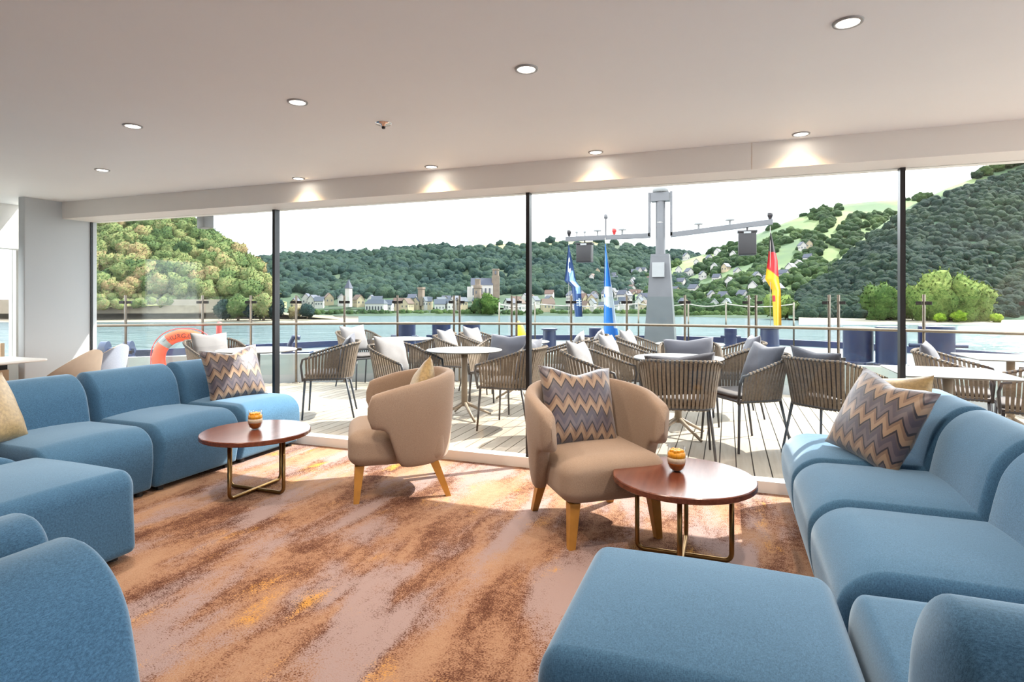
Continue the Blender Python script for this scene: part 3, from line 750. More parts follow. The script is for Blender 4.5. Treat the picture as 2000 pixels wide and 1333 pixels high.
for px, w, t_, h_, lab in ((1073, 27, 10.4, .36, 'flared navy bollard right of the central mullion'), (1503, 36, 9.8, .42, 'flared grey-blue bollard below the tricolour flag')):
    p = at(px, 640, t_); bollard(p.x, p.y, w / 2 * t_ / F, h_, lab, False, True)
for px, t_, lab in ((1162, 11, 'small capstan left of the blue and white flag'), (1427, 10.8, 'small capstan right of the mast')):
    p = at(px, 640, t_); bollard(p.x, p.y, .11, .34, lab, True)
for px, t_, w, h_, lab in ((1676, 8.0, 52, .50, 'leftmost of three dark mooring bollards on the right'), (1740, 7.7, 52, .52, 'dark mooring bollard on the right behind the mullion'), (1829, 7.4, 60, .54, 'largest dark mooring bollard right of the right mullion')):
    p = at(px, 640, t_); bollard(p.x, max(p.y, rail_y(p.x, .36)), w / 2 * t_ / F, h_, lab, px > 1800)
p = at(228, 670, 8.5); e = empty('mooring_winch', (p.x, p.y, .36), R(35), label='low navy double winch beyond the railing at far left', cat='winch'); e.scale = (.85, .85, .85)
for s_ in (-1, 1):
    MB().tube([(s_ * .18 - .05, 0, .16), (s_ * .18 + .05, 0, .16)], .16, 24).build('drum', 'navy_paint', e, 35)
MB().tube([(-.28, 0, .16), (.28, 0, .16)], .05, 12).build('axle', 'navy_paint', e, 35)
MB().box((-.26, -.1, 0), (.26, .1, .05)).build('base', 'navy_paint', e)
p = at(578, 668, 9.4); e = empty('deck_cleat', (p.x, p.y, .36), R(20), label='dark curved fairlead seen between the first railing posts right of the left mullion', cat='fairlead')
MB().tube([(-.08, 0, 0), (-.10, 0, .15), (-.04, 0, .27), (.06, 0, .26)], .04, 10).build('horn', 'navy_paint', e, True); MB().box((-.2, -.1, 0), (.25, .1, .04)).build('base', 'navy_paint', e)
# rope rail at the bow
br = empty('bow_rope_rail', label='thin post and rope rail along the bow behind the flags', cat='railing')
bp = []
for px, t_ in ((975, 11.2), (1045, 11.5), (1247, 12.2), (1346, 12.2), (1418, 11.8), (1547, 11.2)):
    q = at(px, 600, t_); q.z = 0; q.y = min(q.y, bow_y(q.x) - .12); bp.append(q)
    MB().tube([(q.x, q.y, .36), (q.x, q.y, 1.18)], .016, 8).build('post', 'steel', br, True)
for a, b in zip(bp[:-1], bp[1:]):
    MB().tube([a.lerp(b, float(q)) + Vector((0, 0, 1.15 - .22 * q * (1 - q))) for q in np.linspace(0, 1, 12)], .012, 6).build('rope', 'rope', br, True)

# ------------------------------------------------------------------ mast with crossarms and flags
MT = 11.0; M0 = at(1290, 600, MT); mx_, my_ = M0.x, M0.y; PX = MT / F
def mz(py): return EYE + (HOR - py) * PX
e = empty('signal_mast', (mx_, my_, .36), label='grey folding ship mast with two crossarms', cat='mast'); z0 = .36
def lz(py): return mz(py) - z0
m = MB(); h = lz(497)
for zz, w in ((0, .285), (h, .165)): m.v += [(-w, -w * .8, zz), (w, -w * .8, zz), (w, w * .8, zz), (-w, w * .8, zz)]
m.f = [(3, 2, 1, 0), (4, 5, 6, 7), (0, 1, 5, 4), (1, 2, 6, 5), (2, 3, 7, 6), (3, 0, 4, 7)]; m.mi = [0] * 6
m.build('lower_column', 'mast_paint', e)
MB().tube([(0, 0, h - .1), (0, 0, lz(388))], .09, 20).build('upper_column', 'mast_paint', e, 30)
MB().box((-.17, -.1, lz(394)), (.17, .1, lz(377))).build('head_block', 'mast_paint', e)
MB().lathe([(.0001, .17), (.08, .16), (.14, .1), (.15, .0), (.0001, 0)], (0, 0, lz(376)), 24).build('radar_dome', 'lamp_white', e, True)
MB().box((-.13, -.235, lz(542)), (.09, -.15, lz(514))).build('junction_box', 'lamp_white', e)
for s_, ye, xe, yi in ((-1, 461, -1.84, 460), (1, 443, 1.94, 460)):
    MB().obox((s_ * .20, -.02, (lz(376) + lz(462)) / 2), (.022, 0, 0), (0, .05, 0), (0, 0, (lz(376) - lz(462)) / 2)).build('folding_strut', 'mast_paint', e)
    a = Vector((s_ * .19, -.02, lz(yi))); b = Vector((xe, -.02, lz(ye))); d = (b - a) / 2
    MB().obox((a + b) / 2, d, (0, .05, 0), (0, 0, .045)).build('crossarm', 'mast_paint', e)
def arm_z(x): return lz(460) + .045 + ((lz(443) - lz(460)) * (x - .19) / 1.75 if x > 0 else 0)
for px, kind in ((1107, 'lantern'), (1123, 'small'), (1140, 'small'), (1166, 'dome'), (1183, 'tall'), (1200, 'red'), (1216, 'dome'), (1361, 'dome'), (1417, 'dome'), (1486, 'lantern')):
    x = (px - 1290) * PX; z = arm_z(x) - .01
    if kind == 'dome': o = MB().lathe([(.02, 0), (.02, .08), (.085, .09), (.07, .125), (.0001, .145)], (x, -.02, z), 16).build('antenna_dome', 'lamp_white', e, True)
    elif kind == 'tall': o = MB().lathe([(.016, 0), (.014, .32), (.04, .33), (.04, .40), (.02, .42), (.0001, .42)], (x, -.02, z), 12).build('tall_lantern', 'mast_paint', e, True)
    elif kind == 'small': o = MB().lathe([(.012, 0), (.012, .06), (.03, .07), (.03, .12), (.0001, .13)], (x, -.02, z), 12).build('sensor', 'lamp_white', e, True)
    else: o = MB().lathe([(.012, 0), (.03, .03), (.035, .06), (.045, .065), (.045, .13), (.0001, .135)], (x, -.02, z), 14).build('navigation_lantern', 'red_paint' if kind == 'red' else 'black_box', e, True)
for px, ya, yb, lab in ((1140, 470, 510, 'black hanging loudspeaker under the left crossarm'), (1447, 458, 503, 'black hanging loudspeaker under the right crossarm')):
    x = (px - 1290) * PX; s_ = empty('loudspeaker', (mx_ + x, my_ - .03, mz(yb)), label=lab, cat='loudspeaker'); hh = mz(ya) - mz(yb)
    MB().rbox((-.15, -.11, 0), (.15, .11, hh - .03), (.02, .02, .02), 2, 1).build('cabinet', 'black_box', s_, True, 1e-4)
    MB().box((-.165, -.12, hh - .03), (.165, .12, hh)).build('lid', 'black_box', s_)
    MB().box((-.06, -.125, hh - .055), (.06, -.108, hh - .02)).build('badge', 'lamp_white', s_)
    MB().tube([(0, 0, hh), (0, 0, arm_z(x) + z0 - .09 - mz(yb) + .02)], .015, 8).build('hanger', 'black_box', s_)
def flag(px_top, ytop, L, wfun, xfun, cfun, mats, label, yoff, folds):
    c = Vector((mx_ + (px_top - 1290) * PX, my_ - .04 - yoff, mz(ytop)))
    o_ = empty('flag', c, label=label, cat='flag'); nu, nv = 26, 90; m = MB(); P = []
    for j in range(nv + 1):
        v = j / nv; row = []
        for i in range(nu + 1):
            u = i / nu; row.append((xfun(v) + wfun(v) * u, .07 * min(1, v * 3) * math.sin(u * folds + 2.2 * v) * (1 - .2 * u), -L * v))
        P.append(row)
    for j in range(nv):
        for i in range(nu):
            m.cur = cfun((i + .5) / nu, (j + .5) / nv); m.add([P[j][i], P[j][i + 1], P[j + 1][i + 1], P[j + 1][i]], [(0, 1, 2, 3)])
    m.build('cloth', mats, o_, True, 1e-5)
    MB().tube([(0, .02, .12), (0, .02, -L)], .005, 6).build('halyard', 'rope', o_, True)
lin = lambda v, pts: float(np.interp(v, [p[0] for p in pts], [p[1] for p in pts]))
def navy(u, v):
    d = (u - .62) ** 2 * 5 + ((v - .28) * 6) ** 2
    if .1 < d < .42 and u < .72: return 2
    if v > .36 and v < .68 and abs(u - (.72 + .2 * (v - .4))) < .17: return 1  # pale diagonal band is cloth sheen painted into the colour
    if .74 < v < .86 and u > .5 and (int(v * 90) % 3 == 0 or abs(u - .75) < .05): return 2
    return 0
flag(1107, 474, 1.42, lambda v: lin(v, [(0, .01), (.5, .24), (.56, .20), (1, .16)]), lambda v: lin(v, [(0, 0), (.5, -.10), (.58, .04), (1, .12)]), navy, ['flag_navy', 'flag_sheen', 'flag_white'], 'dark blue flag with white emblem hanging at the left crossarm end', .03, 7)
def bw(u, v):
    if v < .44: return 1 if u > .8 else 0
    if v < .52 + .1 * u: return 1
    if v < .56: return 0 if u < .55 else 1
    if v < .66 + .06 * (u - .5): return 1
    if v < .9 and u > .62 + .9 * (.9 - v) * .3 - .1 and u < 1: return 1 if v < .88 and u > .7 else 0
    return 0
flag(1183, 474, 1.86, lambda v: lin(v, [(0, .01), (.45, .17), (1, .32)]), lambda v: lin(v, [(0, 0), (.4, -.03), (1, -.04)]), bw, ['flag_blue', 'flag_white'], 'bright blue and white flag hanging left of the mast', .06, 9)
flag(1486, 463, 1.64, lambda v: lin(v, [(0, .01), (.3, .16), (.5, .22), (.62, .14), (1, .12)]), lambda v: lin(v, [(0, 0), (.3, -.04), (.5, -.08), (.62, .03), (1, .06)]),
     lambda u, v: 0 if v < .2 + .02 * u else (1 if v < .38 + .1 * u else (1 if .68 < v < .74 and u < .3 else 2)), ['flag_black', 'flag_red', 'flag_gold'], 'black, red and gold tricolour flag at the right crossarm end', .03, 7)
# floodlight outside the left window
q = at(401, 432, 5.88); e = empty('floodlight', (q.x, q.y, q.z), R(-20), label='white square floodlight hanging outside above the left window', cat='floodlight')
MB().rbox((-.085, -.05, -.075), (.085, .05, .075), (.012, .012, .012), 2, 1).build('housing', 'lamp_white', e, True, 1e-4)
MB().tube([(0, 0, .07), (0, 0, 2.15 - q.z)], .014, 8).build('bracket', 'clamp_steel', e)

# ------------------------------------------------------------------ river, banks and hills
ZW = -8.0
def wt(py): return (EYE - ZW) * F / (py - HOR)
struct(MB().add([(-1200, -600, ZW), (1200, -600, ZW), (1200, 1500, ZW), (-1200, 1500, ZW)], [(0, 1, 2, 3)]).build('floor_river', 'river_water'))
class Hill:
    def __init__(s, ridge, foot, tr, shape=1.0, amp=2.5, seed=0):
        """ridge: [(px, py)], foot: [(px, t, z)], tr: [(px, t)]"""
        s.r, s.f, s.tr, s.sh, s.amp, s.seed = ridge, foot, tr, shape, amp, seed
    def p(s, px, v):
        i = lambda a, k: float(np.interp(px, [q[0] for q in a], [q[k] for q in a]))
        t1 = i(s.tr, 1); top = at(px, i(s.r, 1), t1); t0 = i(s.f, 1); bot = at(px, HOR, t0); bot.z = i(s.f, 2)
        if v <= 1:
            q = bot.lerp(top, float(v)); q.z = bot.z + (top.z - bot.z) * v ** s.sh
            q.z += s.amp * noise.noise((q.x * .02 + s.seed, q.y * .02, 0)) * math.sin(math.pi * v)
        else:
            q = top + (top - bot) * float(v - 1); q.z = top.z - (top.z + 5) * ((v - 1) * 1.2)
        return q
    def mesh(s, name, mat, p0, p1, n=90, mat2=None, sel=None):
        vs = list(np.linspace(0, 1, 30)) + [1.15, 1.5]
        m = MB(); m.grid([[s.p(px, v) for v in vs] for px in np.linspace(p0, p1, n)]); 
        if sel:
            nb = len(vs) - 1
            for k in range(len(m.f)):
                i, j = divmod(k, nb); m.mi[k] = 1 if sel(p0 + (p1 - p0) * i / (n - 1), vs[j]) else 0
        return struct(m.build(name, [mat, mat2] if mat2 else mat, None, True))
    def find(s, px, py):
        best = min((abs(proj(s.p(px, v))[1] - py), v) for v in np.linspace(0, 1, 60)); return s.p(px, best[1])
bm = bmesh.new(); bmesh.ops.create_icosphere(bm, subdivisions=2, radius=1); ICO_V = np.array([v.co[:] for v in bm.verts]); ICO_F = np.array([[v.index for v in f.verts] for f in bm.faces]); bm.free()
lump = []
for k in range(6):
    d = np.array([1 + .38 * noise.noise(Vector(v) * 1.7 + Vector((k * 9, 0, 0))) + .22 * noise.noise(Vector(v) * 4.1 + Vector((0, k * 5, 0))) for v in ICO_V]); lump.append(ICO_V * d[:, None])
def forest(name, pts, sizes, mat, label, cat='forest'):
    n = len(pts); nv = len(ICO_V); V = np.zeros((n, nv, 3)); 
    for i, (p, s_) in enumerate(zip(pts, sizes)):
        b = lump[i % 6]; a = rng.uniform(0, 6.28); c_, d_ = math.cos(a), math.sin(a)
        V[i, :, 0] = p[0] + s_ * (b[:, 0] * c_ - b[:, 1] * d_); V[i, :, 1] = p[1] + s_ * (b[:, 0] * d_ + b[:, 1] * c_); V[i, :, 2] = p[2] + s_ * (b[:, 2] * 1.1 + .55)
    Fc = (ICO_F[None] + (np.arange(n) * nv)[:, None, None]).reshape(-1, 3); V = V.reshape(-1, 3)
    me = bpy.data.meshes.new(name); me.vertices.add(len(V)); me.vertices.foreach_set('co', V.ravel())
    me.loops.add(Fc.size); me.loops.foreach_set('vertex_index', Fc.ravel().astype(np.int32))
    me.polygons.add(len(Fc)); me.polygons.foreach_set('loop_start', np.arange(0, Fc.size, 3, dtype=np.int32)); me.polygons.foreach_set('loop_total', np.full(len(Fc), 3, np.int32))
    me.polygons.foreach_set('use_smooth', np.ones(len(Fc), bool)); me.materials.append(MATS[mat]); me.update(calc_edges=True); me.validate()
    o = bpy.data.objects.new(name, me); C.objects.link(o); return tag(o, label, cat, kind='stuff')
# tree prototypes: crown + trunk
def crown_mesh(seed, sub=3):
    bm = bmesh.new(); bmesh.ops.create_icosphere(bm, subdivisions=sub, radius=1)
    for v in bm.verts:
        p = v.co.copy(); q = p * 1.6 + Vector((seed * 7.3, 0, 0))
        d = 1 + .42 * noise.noise(q) + .26 * noise.noise(q * 2.4) + .20 * noise.noise(q * 5.5) + .10 * noise.noise(q * 12)
        v.co = p * d; v.co.z *= 1.05
    rr = random.Random(seed); vl = list(bm.verts)
    for i in range(1500):
        v = rr.choice(vl); p = v.co * rr.uniform(.93, 1.09); n_ = Vector((rr.gauss(0, 1), rr.gauss(0, 1), rr.gauss(0, 1))).normalized()
        a = n_.orthogonal().normalized(); b = n_.cross(a); q = rr.uniform(.035, .085)
        bm.faces.new([bm.verts.new(p + q * a), bm.verts.new(p + q * .7 * b), bm.verts.new(p - q * a), bm.verts.new(p - q * .7 * b)])
    me = bpy.data.meshes.new('crown'); bm.to_mesh(me); bm.free(); me.polygons.foreach_set('use_smooth', [True] * len(me.polygons)); return me
CROWNS = {}
def tree(p, r, mat, label, group, k, hgt=1.0):
    e = empty('tree', p, k * 1.7, label=label, cat='tree', group=group)
    key = (mat, k % 5)
    if key not in CROWNS: me = crown_mesh(k % 5 + len(mat)); me.materials.append(MATS[mat]); CROWNS[key] = me
    o = bpy.data.objects.new('crown', CROWNS[key]); C.objects.link(o); o.parent = e; o.scale = (r, r, r * hgt); o.location = (0, 0, r * .95 * hgt)
    if 'trunk' not in CROWNS: CROWNS['trunk'] = None; tr = MB().tube([(0, 0, -.3), (.03, 0, .4), (0, .02, .9)], [.10, .08, .05], 8).build('trunk', 'trunk', e, True); CROWNS['trunk'] = tr.data
    else: tr = bpy.data.objects.new('trunk', CROWNS['trunk']); C.objects.link(tr); tr.parent = e
    tr.scale = (r, r, r); return e
# --- left bank hill
HL = Hill([(60, 405), (172, 424), (250, 424), (335, 432), (370, 446), (420, 474), (460, 500), (490, 530), (512, 562), (530, 582), (560, 590)], [(60, 232, -2.5), (530, 262, -1), (560, 262, -3)], [(60, 345), (400, 330), (530, 285), (560, 275)], .9, 3, 3)
HL.mesh('ground_left_hill', 'ground_left', 60, 560, 70)
k = 0
for row in range(11):
    v = 1.0 - row * .092
    for px in np.arange(165, 520, 25):
        px2 = px + random.uniform(-9, 9); vv = min(1, max(.02, v + random.uniform(-.04, .04)))
        p = HL.p(px2, vv); 
        if px2 > 500 and random.random() < .6: continue
        tree(p - Vector((0, 0, 1)), random.uniform(3.4, 5.6), 'leaf_left', 'leafy tree in ' + ('the skyline row' if row == 0 else ('second', 'third', 'fourth', 'fifth', 'sixth', 'seventh', 'eighth', 'ninth', 'tenth', 'eleventh')[row - 1] + ' row down') + ' of the left hillside, ' + ('beside the column' if px < 230 else 'left of the floodlight' if px < 380 else 'right of the floodlight' if px < 450 else 'nearest the mullion'), 'trees on the left hillside', k); k += 1
pts, sz = [], []
for i in range(900):
    p = HL.p(random.uniform(120, 525), random.uniform(0, .97)); pts.append(p - Vector((0, 0, .8))); sz.append(random.uniform(1.2, 2.4))
forest('hillside_scrub', pts, sz, 'leaf_left', 'scrub and undergrowth between the trees on the left hillside', 'scrub')
# sandy bank with retaining wall
pl = []
sand = [[at(px, 590, t_) for t_ in (wt(632) * .99, wt(628), wt(618), 250, 275)] for px in range(-200, 701, 50)]
for i, row in enumerate(sand):
    fade = min(1, max(0, (700 - (-200 + 50 * i)) / 200))
    for p, z in zip(row, (ZW - .4, ZW + .3, ZW + 1.6 * fade, -4.6 * fade + (1 - fade) * (ZW - .5), -4.0 * fade + (1 - fade) * (ZW - .5))): p.z = z
struct(MB().grid(sand).build('ground_sandbank', 'sand', None, True))
qa, qb = at(-150, 590, 243), at(445, 590, 252)
qw = MB(); d = (qb - qa); d.z = 0
qw.obox((qa + qb) / 2 * 1.0 + Vector((0, 0, -((qa + qb) / 2).z - 2.0)), d / 2, Vector((-d.y, d.x, 0)).normalized() * .8, (0, 0, 3.0)); struct(qw.build('wall_quay', 'quay_stone'))
for i, (px, py, r) in enumerate(((440, 612, 4.0), (465, 600, 5.2), (488, 612, 3.8), (515, 598, 5.6), (532, 612, 4.2), (400, 622, .01), (600, 612, 3.0), (575, 614, 2.6))):
    if r < 1: continue
    p = at(px, py, 236 + i); p.z = -6.2; tree(p, r, 'leaf_left' if i % 2 else 'leafhaze', ('leftmost', 'second from left', 'third from left', 'fourth from left', 'fifth from left', '', 'rightmost', 'sixth from left')[i] + ' round bush on the sandy left bank', 'bushes on the sandbank', 40 + i, .85)
# --- far wooded hill
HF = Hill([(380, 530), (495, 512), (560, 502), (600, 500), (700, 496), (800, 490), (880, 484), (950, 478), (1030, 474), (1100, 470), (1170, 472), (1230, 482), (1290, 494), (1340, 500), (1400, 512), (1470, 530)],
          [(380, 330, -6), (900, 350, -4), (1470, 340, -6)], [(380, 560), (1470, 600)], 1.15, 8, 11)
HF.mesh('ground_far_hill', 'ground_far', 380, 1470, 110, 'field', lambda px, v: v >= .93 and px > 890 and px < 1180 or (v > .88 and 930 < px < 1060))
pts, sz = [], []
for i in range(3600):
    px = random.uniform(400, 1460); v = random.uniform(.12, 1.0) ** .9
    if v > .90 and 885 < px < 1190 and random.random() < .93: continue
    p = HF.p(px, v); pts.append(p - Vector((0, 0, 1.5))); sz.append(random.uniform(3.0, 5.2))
forest('far_forest', pts, sz, 'leafhaze', 'dense dark green forest covering the far hillside across the river')
# --- right vineyard hill
HR = Hill([(1290, 520), (1370, 499), (1450, 470), (1520, 440), (1600, 409), (1650, 399), (1700, 394), (1760, 389), (1850, 380), (2150, 360)],
          [(1250, 318, -6.5), (1500, 277, -7), (2150, 262, -7)], [(1290, 520), (1450, 500), (2150, 520)], 1.15, 6, 21)
HR.mesh('ground_vineyard_hill', 'vineyard', 1240, 2150, 80)
pts, sz = [], []
for i in range(2600):
    px = random.uniform(1260, 1850); v = random.uniform(.02, 1.0); p = HR.p(px, v)
    nn = noise.noise((px * .016, v * 5, 2)); 
    if nn < -.02 and v > .3: continue
    pts.append(p - Vector((0, 0, 1))); sz.append(random.uniform(1.8, 3.8))
forest('hillside_groves', pts, sz, 'leaf_right', 'patches of trees among vineyards on the right hillside', 'trees')
# --- near dark slope at right
HD = Hill([(1540, 590), (1600, 545), (1645, 500), (1700, 455), (1760, 412), (1850, 367), (1905, 347), (2000, 315), (2200, 260)],
          [(1540, 250, -7.2), (1700, 238, -7.2), (2200, 222, -7)], [(1540, 290), (1645, 360), (2000, 400), (2200, 400)], 1.1, 5, 31)
HD.mesh('ground_shaded_slope', 'ground_dark', 1540, 2200, 70, 'vineyard', lambda px, v: v > .9)
pts, sz = [], []
for i in range(2600):
    px = random.uniform(1560, 2160); v = random.uniform(.02, .93); p = HD.p(px, v); pts.append(p - Vector((0, 0, 1.2))); sz.append(random.uniform(1.6, 3.4))
forest('shaded_forest', pts, sz, 'leaf_dark', 'dark wooded slope rising at the far right', 'forest')
for i, (px, r) in enumerate(((1908, 3), (1925, 3.6), (1948, 3.8), (1968, 5), (1985, 5.4), (2000, 4.8), (1800, 2.6), (1815, 2.2))):
    p = HD.p(px, .99); tree(p - Vector((0, 0, .8)), r, 'leaf_right', ('leftmost', 'second from left', 'third from left', 'fourth from left', 'fifth from left', 'sixth from left', 'seventh from left', 'rightmost')[(2, 3, 4, 5, 6, 7, 0, 1)[i]] + ' tree on the skyline ridge at far right', 'skyline trees on the right ridge', 60 + i)
# right bank trees and bushes
for i, (px, r, t_, mat, hg) in enumerate(((1722, 6.2, 228, 'leaf_bright', 1.15), (1745, 5.2, 233, 'leaf_bright', 1.0), (1800, 5.6, 226, 'leaf_bright', 1.3), (1828, 6.4, 224, 'leaf_bright', 1.35), (1880, 6.6, 223, 'leaf_bright', 1.2), (1905, 6.0, 224, 'leaf_bright', 1.2), (1520, 5.4, 262, 'leaf_bright', .95), (1540, 4.6, 260, 'leaf_right', .9), (955, 5.2, 322, 'leaf_bright', 1.0), (935, 4.2, 324, 'leaf_right', .9))):
    p = at(px, 600, t_); p.z = -7.0
    tree(p, r, mat, ('round green riverside tree left of the right mullion', 'smaller green riverside tree beside the right mullion', 'bright tree just right of the right mullion on the far bank', 'tall pale green tree on the right bank', 'broad sunlit tree on the right bank', 'rightmost sunlit tree on the right bank', 'rounded light green tree below the tricolour flag', 'green tree right of the tricolour flag by the water', 'round bright tree below the stone church', 'green tree at the foot of the round tower')[i], None, 80 + i, hg)
for i, px in enumerate((1835, 1872, 1945)):
    p = at(px, 620, 216); p.z = -7.3; tree(p, (1.9, 2.5, 1.9)[i], 'leaf_lime', ('leftmost', 'middle', 'rightmost')[i] + ' of three lime green bushes on the right shore', 'lime bushes', 95 + i, .8)
bank = [[at(px, 600, t_) for t_ in (205, 214, 230, 262)] for px in range(1560, 2260, 50)]
for i, row in enumerate(bank):
    for p, z in zip(row, (ZW - .3, ZW + .5, -7.0, -6.5)): p.z = z + .15 * math.sin(i * 3.1)
struct(MB().grid(bank).build('ground_right_bank', 'quay_stone', None, True))
bank = [[at(px, 600, t_ * k_) for t_ in (.985, 1.0, 1.03, 1.16)] for px, k_ in ((440, 300), (600, 312), (800, 318), (1000, 322), (1200, 315), (1350, 300), (1500, 274), (1640, 255), (1700, 246))]
for row in bank:
    for p, z in zip(row, (ZW - .4, ZW + .9, -6.4, -3.5)): p.z = z
struct(MB().grid(bank).build('ground_far_bank', 'ground_far', None, True))
pts, sz = [], []
for i in range(380):
    px = random.uniform(560, 1690); t_ = float(np.interp(px, (440, 800, 1200, 1500, 1700), (304, 322, 320, 279, 250))) * random.uniform(1.0, 1.02)
    p = at(px, 600, t_); p.z = -7.6; pts.append(p); sz.append(random.uniform(.9, 2.1))
forest('riverside_bushes', pts, sz, 'leaf_right', 'low hedge of bushes lining the far shore', 'bushes')

# ------------------------------------------------------------------ village
HM = {}
def house(p, w, d, h, rz, wall, roof, label, group):
    e = empty('house', p, rz, label=label, cat='house', group=group)
    key = (round(w, 1), round(d, 1), round(h, 1), wall, roof)
    if key not in HM:
        b = MB().box((-w / 2, -d / 2, -3), (w / 2, d / 2, h)); b.add([(-w / 2, -d / 2, h), (w / 2, -d / 2, h), (0, -d / 2, h + w * .55)], [(0, 1, 2)]); b.add([(-w / 2, d / 2, h), (w / 2, d / 2, h), (0, d / 2, h + w * .55)], [(2, 1, 0)])
        o1 = b.build('walls', wall, e); q = .3
        r_ = MB()
        for s_ in (-1, 1): r_.add([(s_ * (w / 2 + q), -d / 2 - q, h - q * 1.1), (s_ * (w / 2 + q), d / 2 + q, h - q * 1.1), (0, d / 2 + q, h + w * .55 + .02), (0, -d / 2 - q, h + w * .55 + .02),
                                  (s_ * (w / 2 + q), -d / 2 - q, h - q * 1.1 + .25), (s_ * (w / 2 + q), d / 2 + q, h - q * 1.1 + .25), (0, d / 2 + q, h + w * .55 + .27), (0, -d / 2 - q, h + w * .55 + .27)], [(0, 1, 2, 3), (7, 6, 5, 4), (0, 4, 5, 1), (3, 2, 6, 7), (0, 3, 7, 4), (1, 5, 6, 2)])
        o2 = r_.build('roof', roof, e)
        wn_ = MB()
        for fl in range(max(1, int(h // 2.2))):
            for xx in (-.26, .26): wn_.box((xx * w - .35, -d / 2 - .03, fl * 2.2 + .8), (xx * w + .35, -d / 2 + .02, fl * 2.2 + 1.9))
            for yy in (-.3, 0, .3):
                for s_ in (-1, 1): wn_.box((s_ * w / 2 - .03, yy * d - .35, fl * 2.2 + .8), (s_ * w / 2 + .03, yy * d + .35, fl * 2.2 + 1.9))
        o3 = wn_.build('windows', 'dark_window', e); o3['kind'] = 'stuff'
        HM[key] = (o1.data, o2.data, o3.data)
    else:
        for nm, me in zip(('walls', 'roof', 'windows'), HM[key]):
            o = bpy.data.objects.new(nm, me); C.objects.link(o); o.parent = e
            if nm == 'windows': o['kind'] = 'stuff'
def look(ty): return ('white' if ty[3] == 'house_white' else 'cream') + (' slate-roofed' if ty[4] == 'roof_slate' else ' brown-roofed') + ' house'
TYPES = [(4, 5, 3.2, 'house_white', 'roof_slate'), (4.4, 6, 3.6, 'house_white', 'roof_slate'), (4, 6, 3, 'house_cream', 'roof_slate'), (3.6, 5, 4.2, 'house_white', 'roof_brown'), (5, 7, 3, 'house_cream', 'roof_brown')]
rnd = random.Random(3)
for i in range(62):   # shore village left of the mast
    px = rnd.uniform(570, 1270); row = rnd.random(); t_ = 326 + 34 * row; p = at(px, 600, t_); p.z = -6.2 + 5.2 * row + (2.2 if px > 1050 else 0) * row
    if 905 < px < 985 and row < .5: continue
    ty = TYPES[rnd.choice((0, 0, 1, 1, 2, 3, 4))]; house(p, *ty[:3], rnd.uniform(-.6, 2.2), *ty[3:], 'small ' + look(ty) + ' across the river ' + ('left of the chapel' if px < 681 else 'between chapel and watchtower' if px < 823 else 'between watchtower and church' if px < 945 else 'right of the church' if px < 1030 else 'right of the central mullion' if px < 1107 else 'below the blue flags') + (', waterfront row' if row < .45 else ', upper row'), 'riverside village houses')
spots = [(1345, 540), (1372, 545), (1400, 552), (1425, 560), (1395, 530), (1440, 540), (1360, 520), (1402, 500), (1432, 505), (1330, 560), (1355, 575), (1390, 585), (1412, 590), (1450, 586), (1470, 570), (1478, 548), (1495, 556), (1530, 545), (1545, 535), (1560, 524), (1578, 512), (1566, 490), (1580, 484), (1520, 575), (1335, 600), (1395, 604), (1420, 606), (1325, 535), (1340, 508), (1318, 575), (1460, 600), (1590, 600), (1562, 604), (1385, 512), (1418, 530)]
for px, py in spots:
    p = HR.find(px, py); ty = TYPES[rnd.choice((0, 1, 1, 2, 0))]; house(p, *ty[:3], rnd.uniform(-.6, 1.2), *ty[3:], look(ty) + ' on right hillside ' + ('just right of the mast' if px < 1365 else 'left of the right loudspeaker' if px < 1425 else 'between loudspeaker and tricolour flag' if px < 1488 else 'right of the tricolour flag') + (', near the water' if py > 580 else ', halfway up' if py > 530 else ', high up'), 'right hillside houses')
for i in range(26):
    px = rnd.uniform(1150, 1275); py = rnd.uniform(535, 588); p = HF.find(px, py); ty = TYPES[rnd.choice((0, 1, 2, 0, 3))]; house(p, *ty[:3], rnd.uniform(-.6, 1.8), *ty[3:], look(ty) + ' on the slope ' + ('beside the blue and white flag' if px < 1200 else 'midway between flag and mast' if px < 1240 else 'close to the mast') + (', lower down' if py > 562 else ', higher up'), 'slope houses left of the mast')
# stone church
q = at(945, 580, 372); q.z = 1.0; e = empty('stone_church', q, R(20), label='stone church with square tower and blue slate roof above the village', cat='church')
MB().box((-8, -3, -6), (6, 3, 9)).build('nave', 'house_white', e)
m = MB(); m.add([(-8.3, -3.4, 9), (6, -3.4, 9), (6, 3.4, 9), (-8.3, 3.4, 9), (-8.3, 0, 13.5), (6, 0, 13.5)], [(0, 1, 5, 4), (2, 3, 4, 5), (3, 0, 4), (1, 2, 5), (3, 2, 1, 0)]); m.build('nave_roof', 'roof_slate', e)
for k in range(5): MB().box((-7 + k * 2.6, -3.1, 2.5), (-6 + k * 2.6, -2.9, 7)).build('window', 'dark_window', e)
for k in range(6): MB().box((-8 + k * 2.6, -3.7, -6), (-7.5 + k * 2.6, -2.9, 7)).build('buttress', 'house_white', e)
MB().box((5.2, -2.6, -6), (10, 2.6, 15)).build('tower', 'house_stone', e)
MB().lathe([(2.1, 15), (2.1, 18.5), (2.4, 18.6), (2.4, 19.4), (.01, 19.5)], (7.6, 0, 0), 8).build('belfry', 'house_stone', e)
MB().box((7.1, -2.75, 15.8), (8.1, -1.8, 18)).build('belfry_opening', 'dark_window', e)
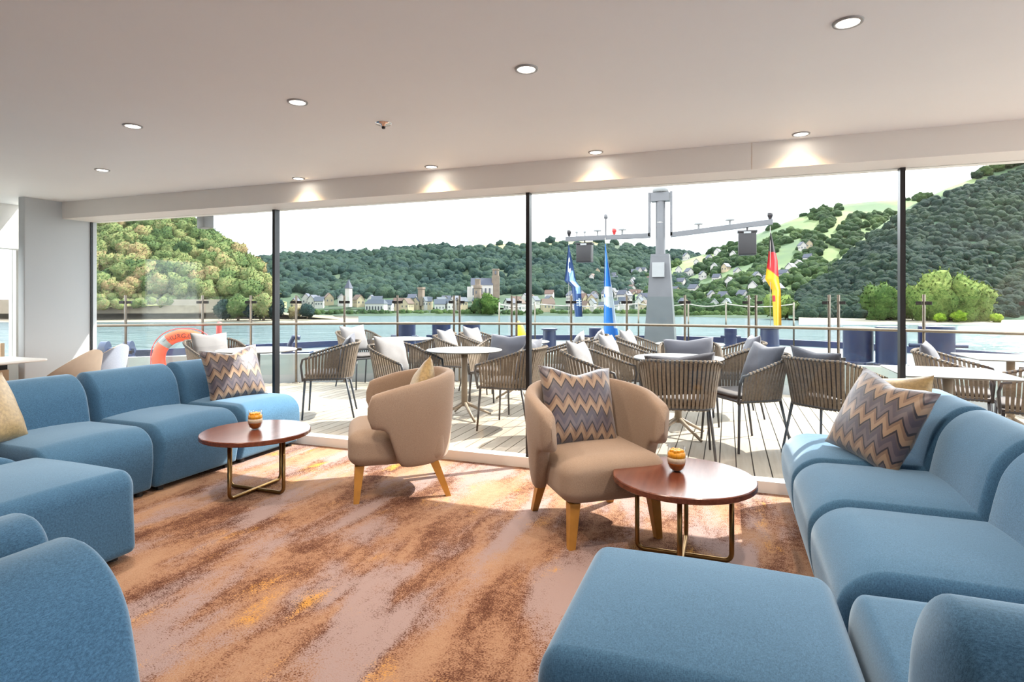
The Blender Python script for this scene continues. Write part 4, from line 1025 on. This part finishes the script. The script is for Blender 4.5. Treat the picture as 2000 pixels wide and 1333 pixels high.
MB().box((-10.5, -2, -6), (-8, 2, 8)).build('chancel', 'house_white', e)
q = at(933, 600, 330); q.z = -6; e = empty('round_tower', q, label='slender round stone tower below the church', cat='tower')
MB().lathe([(2.2, -2), (2.1, 13), (2.5, 13.4), (2.5, 15), (1.6, 15.1), (1.6, 18), (1.8, 18.4), (.01, 18.6)], n=20).build('shaft', 'house_stone', e, 30)
for k in range(3): MB().box((-.3, -2.3, 3 + 3.6 * k), (.3, -1.9, 4.4 + 3.6 * k)).build('slit_window', 'dark_window', e)
for px, py, h_, lab in ((681, 580, 9, 'small white chapel tower with pointed roof left on the far bank'), (823, 578, 8, 'old stone watchtower on the wooded slope'), (1132, 596, 7, 'squat stone tower at the left of the blue flags')):
    q = at(px, py, 345); e = empty('old_tower', q, label=lab, cat='tower')
    MB().box((-1.5, -1.5, -6), (1.5, 1.5, h_ - 4)).build('shaft', 'house_white' if px < 700 else 'house_stone', e)
    if px < 700: MB().add([(-1.9, -1.9, h_ - 4), (1.9, -1.9, h_ - 4), (1.9, 1.9, h_ - 4), (-1.9, 1.9, h_ - 4), (0, 0, h_ + 1.5)], [(0, 1, 4), (1, 2, 4), (2, 3, 4), (3, 0, 4), (3, 2, 1, 0)]).build('spire', 'roof_slate', e)
    else: MB().box((-1.8, -1.8, h_ - 4), (1.8, 1.8, h_ - 3)).build('parapet', 'house_stone', e)
q = at(735, 604, 325); q.z = -6.5; e = empty('waterfront_hall', q, label='long white waterfront building with grey roof', cat='building')
MB().box((-6, -2, -2), (6, 2, 5)).build('walls', 'house_white', e); MB().add([(-6.4, -2.4, 5), (6.4, -2.4, 5), (6.4, 2.4, 5), (-6.4, 2.4, 5), (-5, 0, 7.5), (5, 0, 7.5)], [(0, 1, 5, 4), (1, 2, 5), (2, 3, 4, 5), (3, 0, 4), (3, 2, 1, 0)]).build('roof', 'roof_slate', e)
for k in range(6): MB().box((-5.4 + k * 1.9, -2.05, 1.5), (-4.4 + k * 1.9, -1.95, 3.6)).build('window', 'dark_window', e)
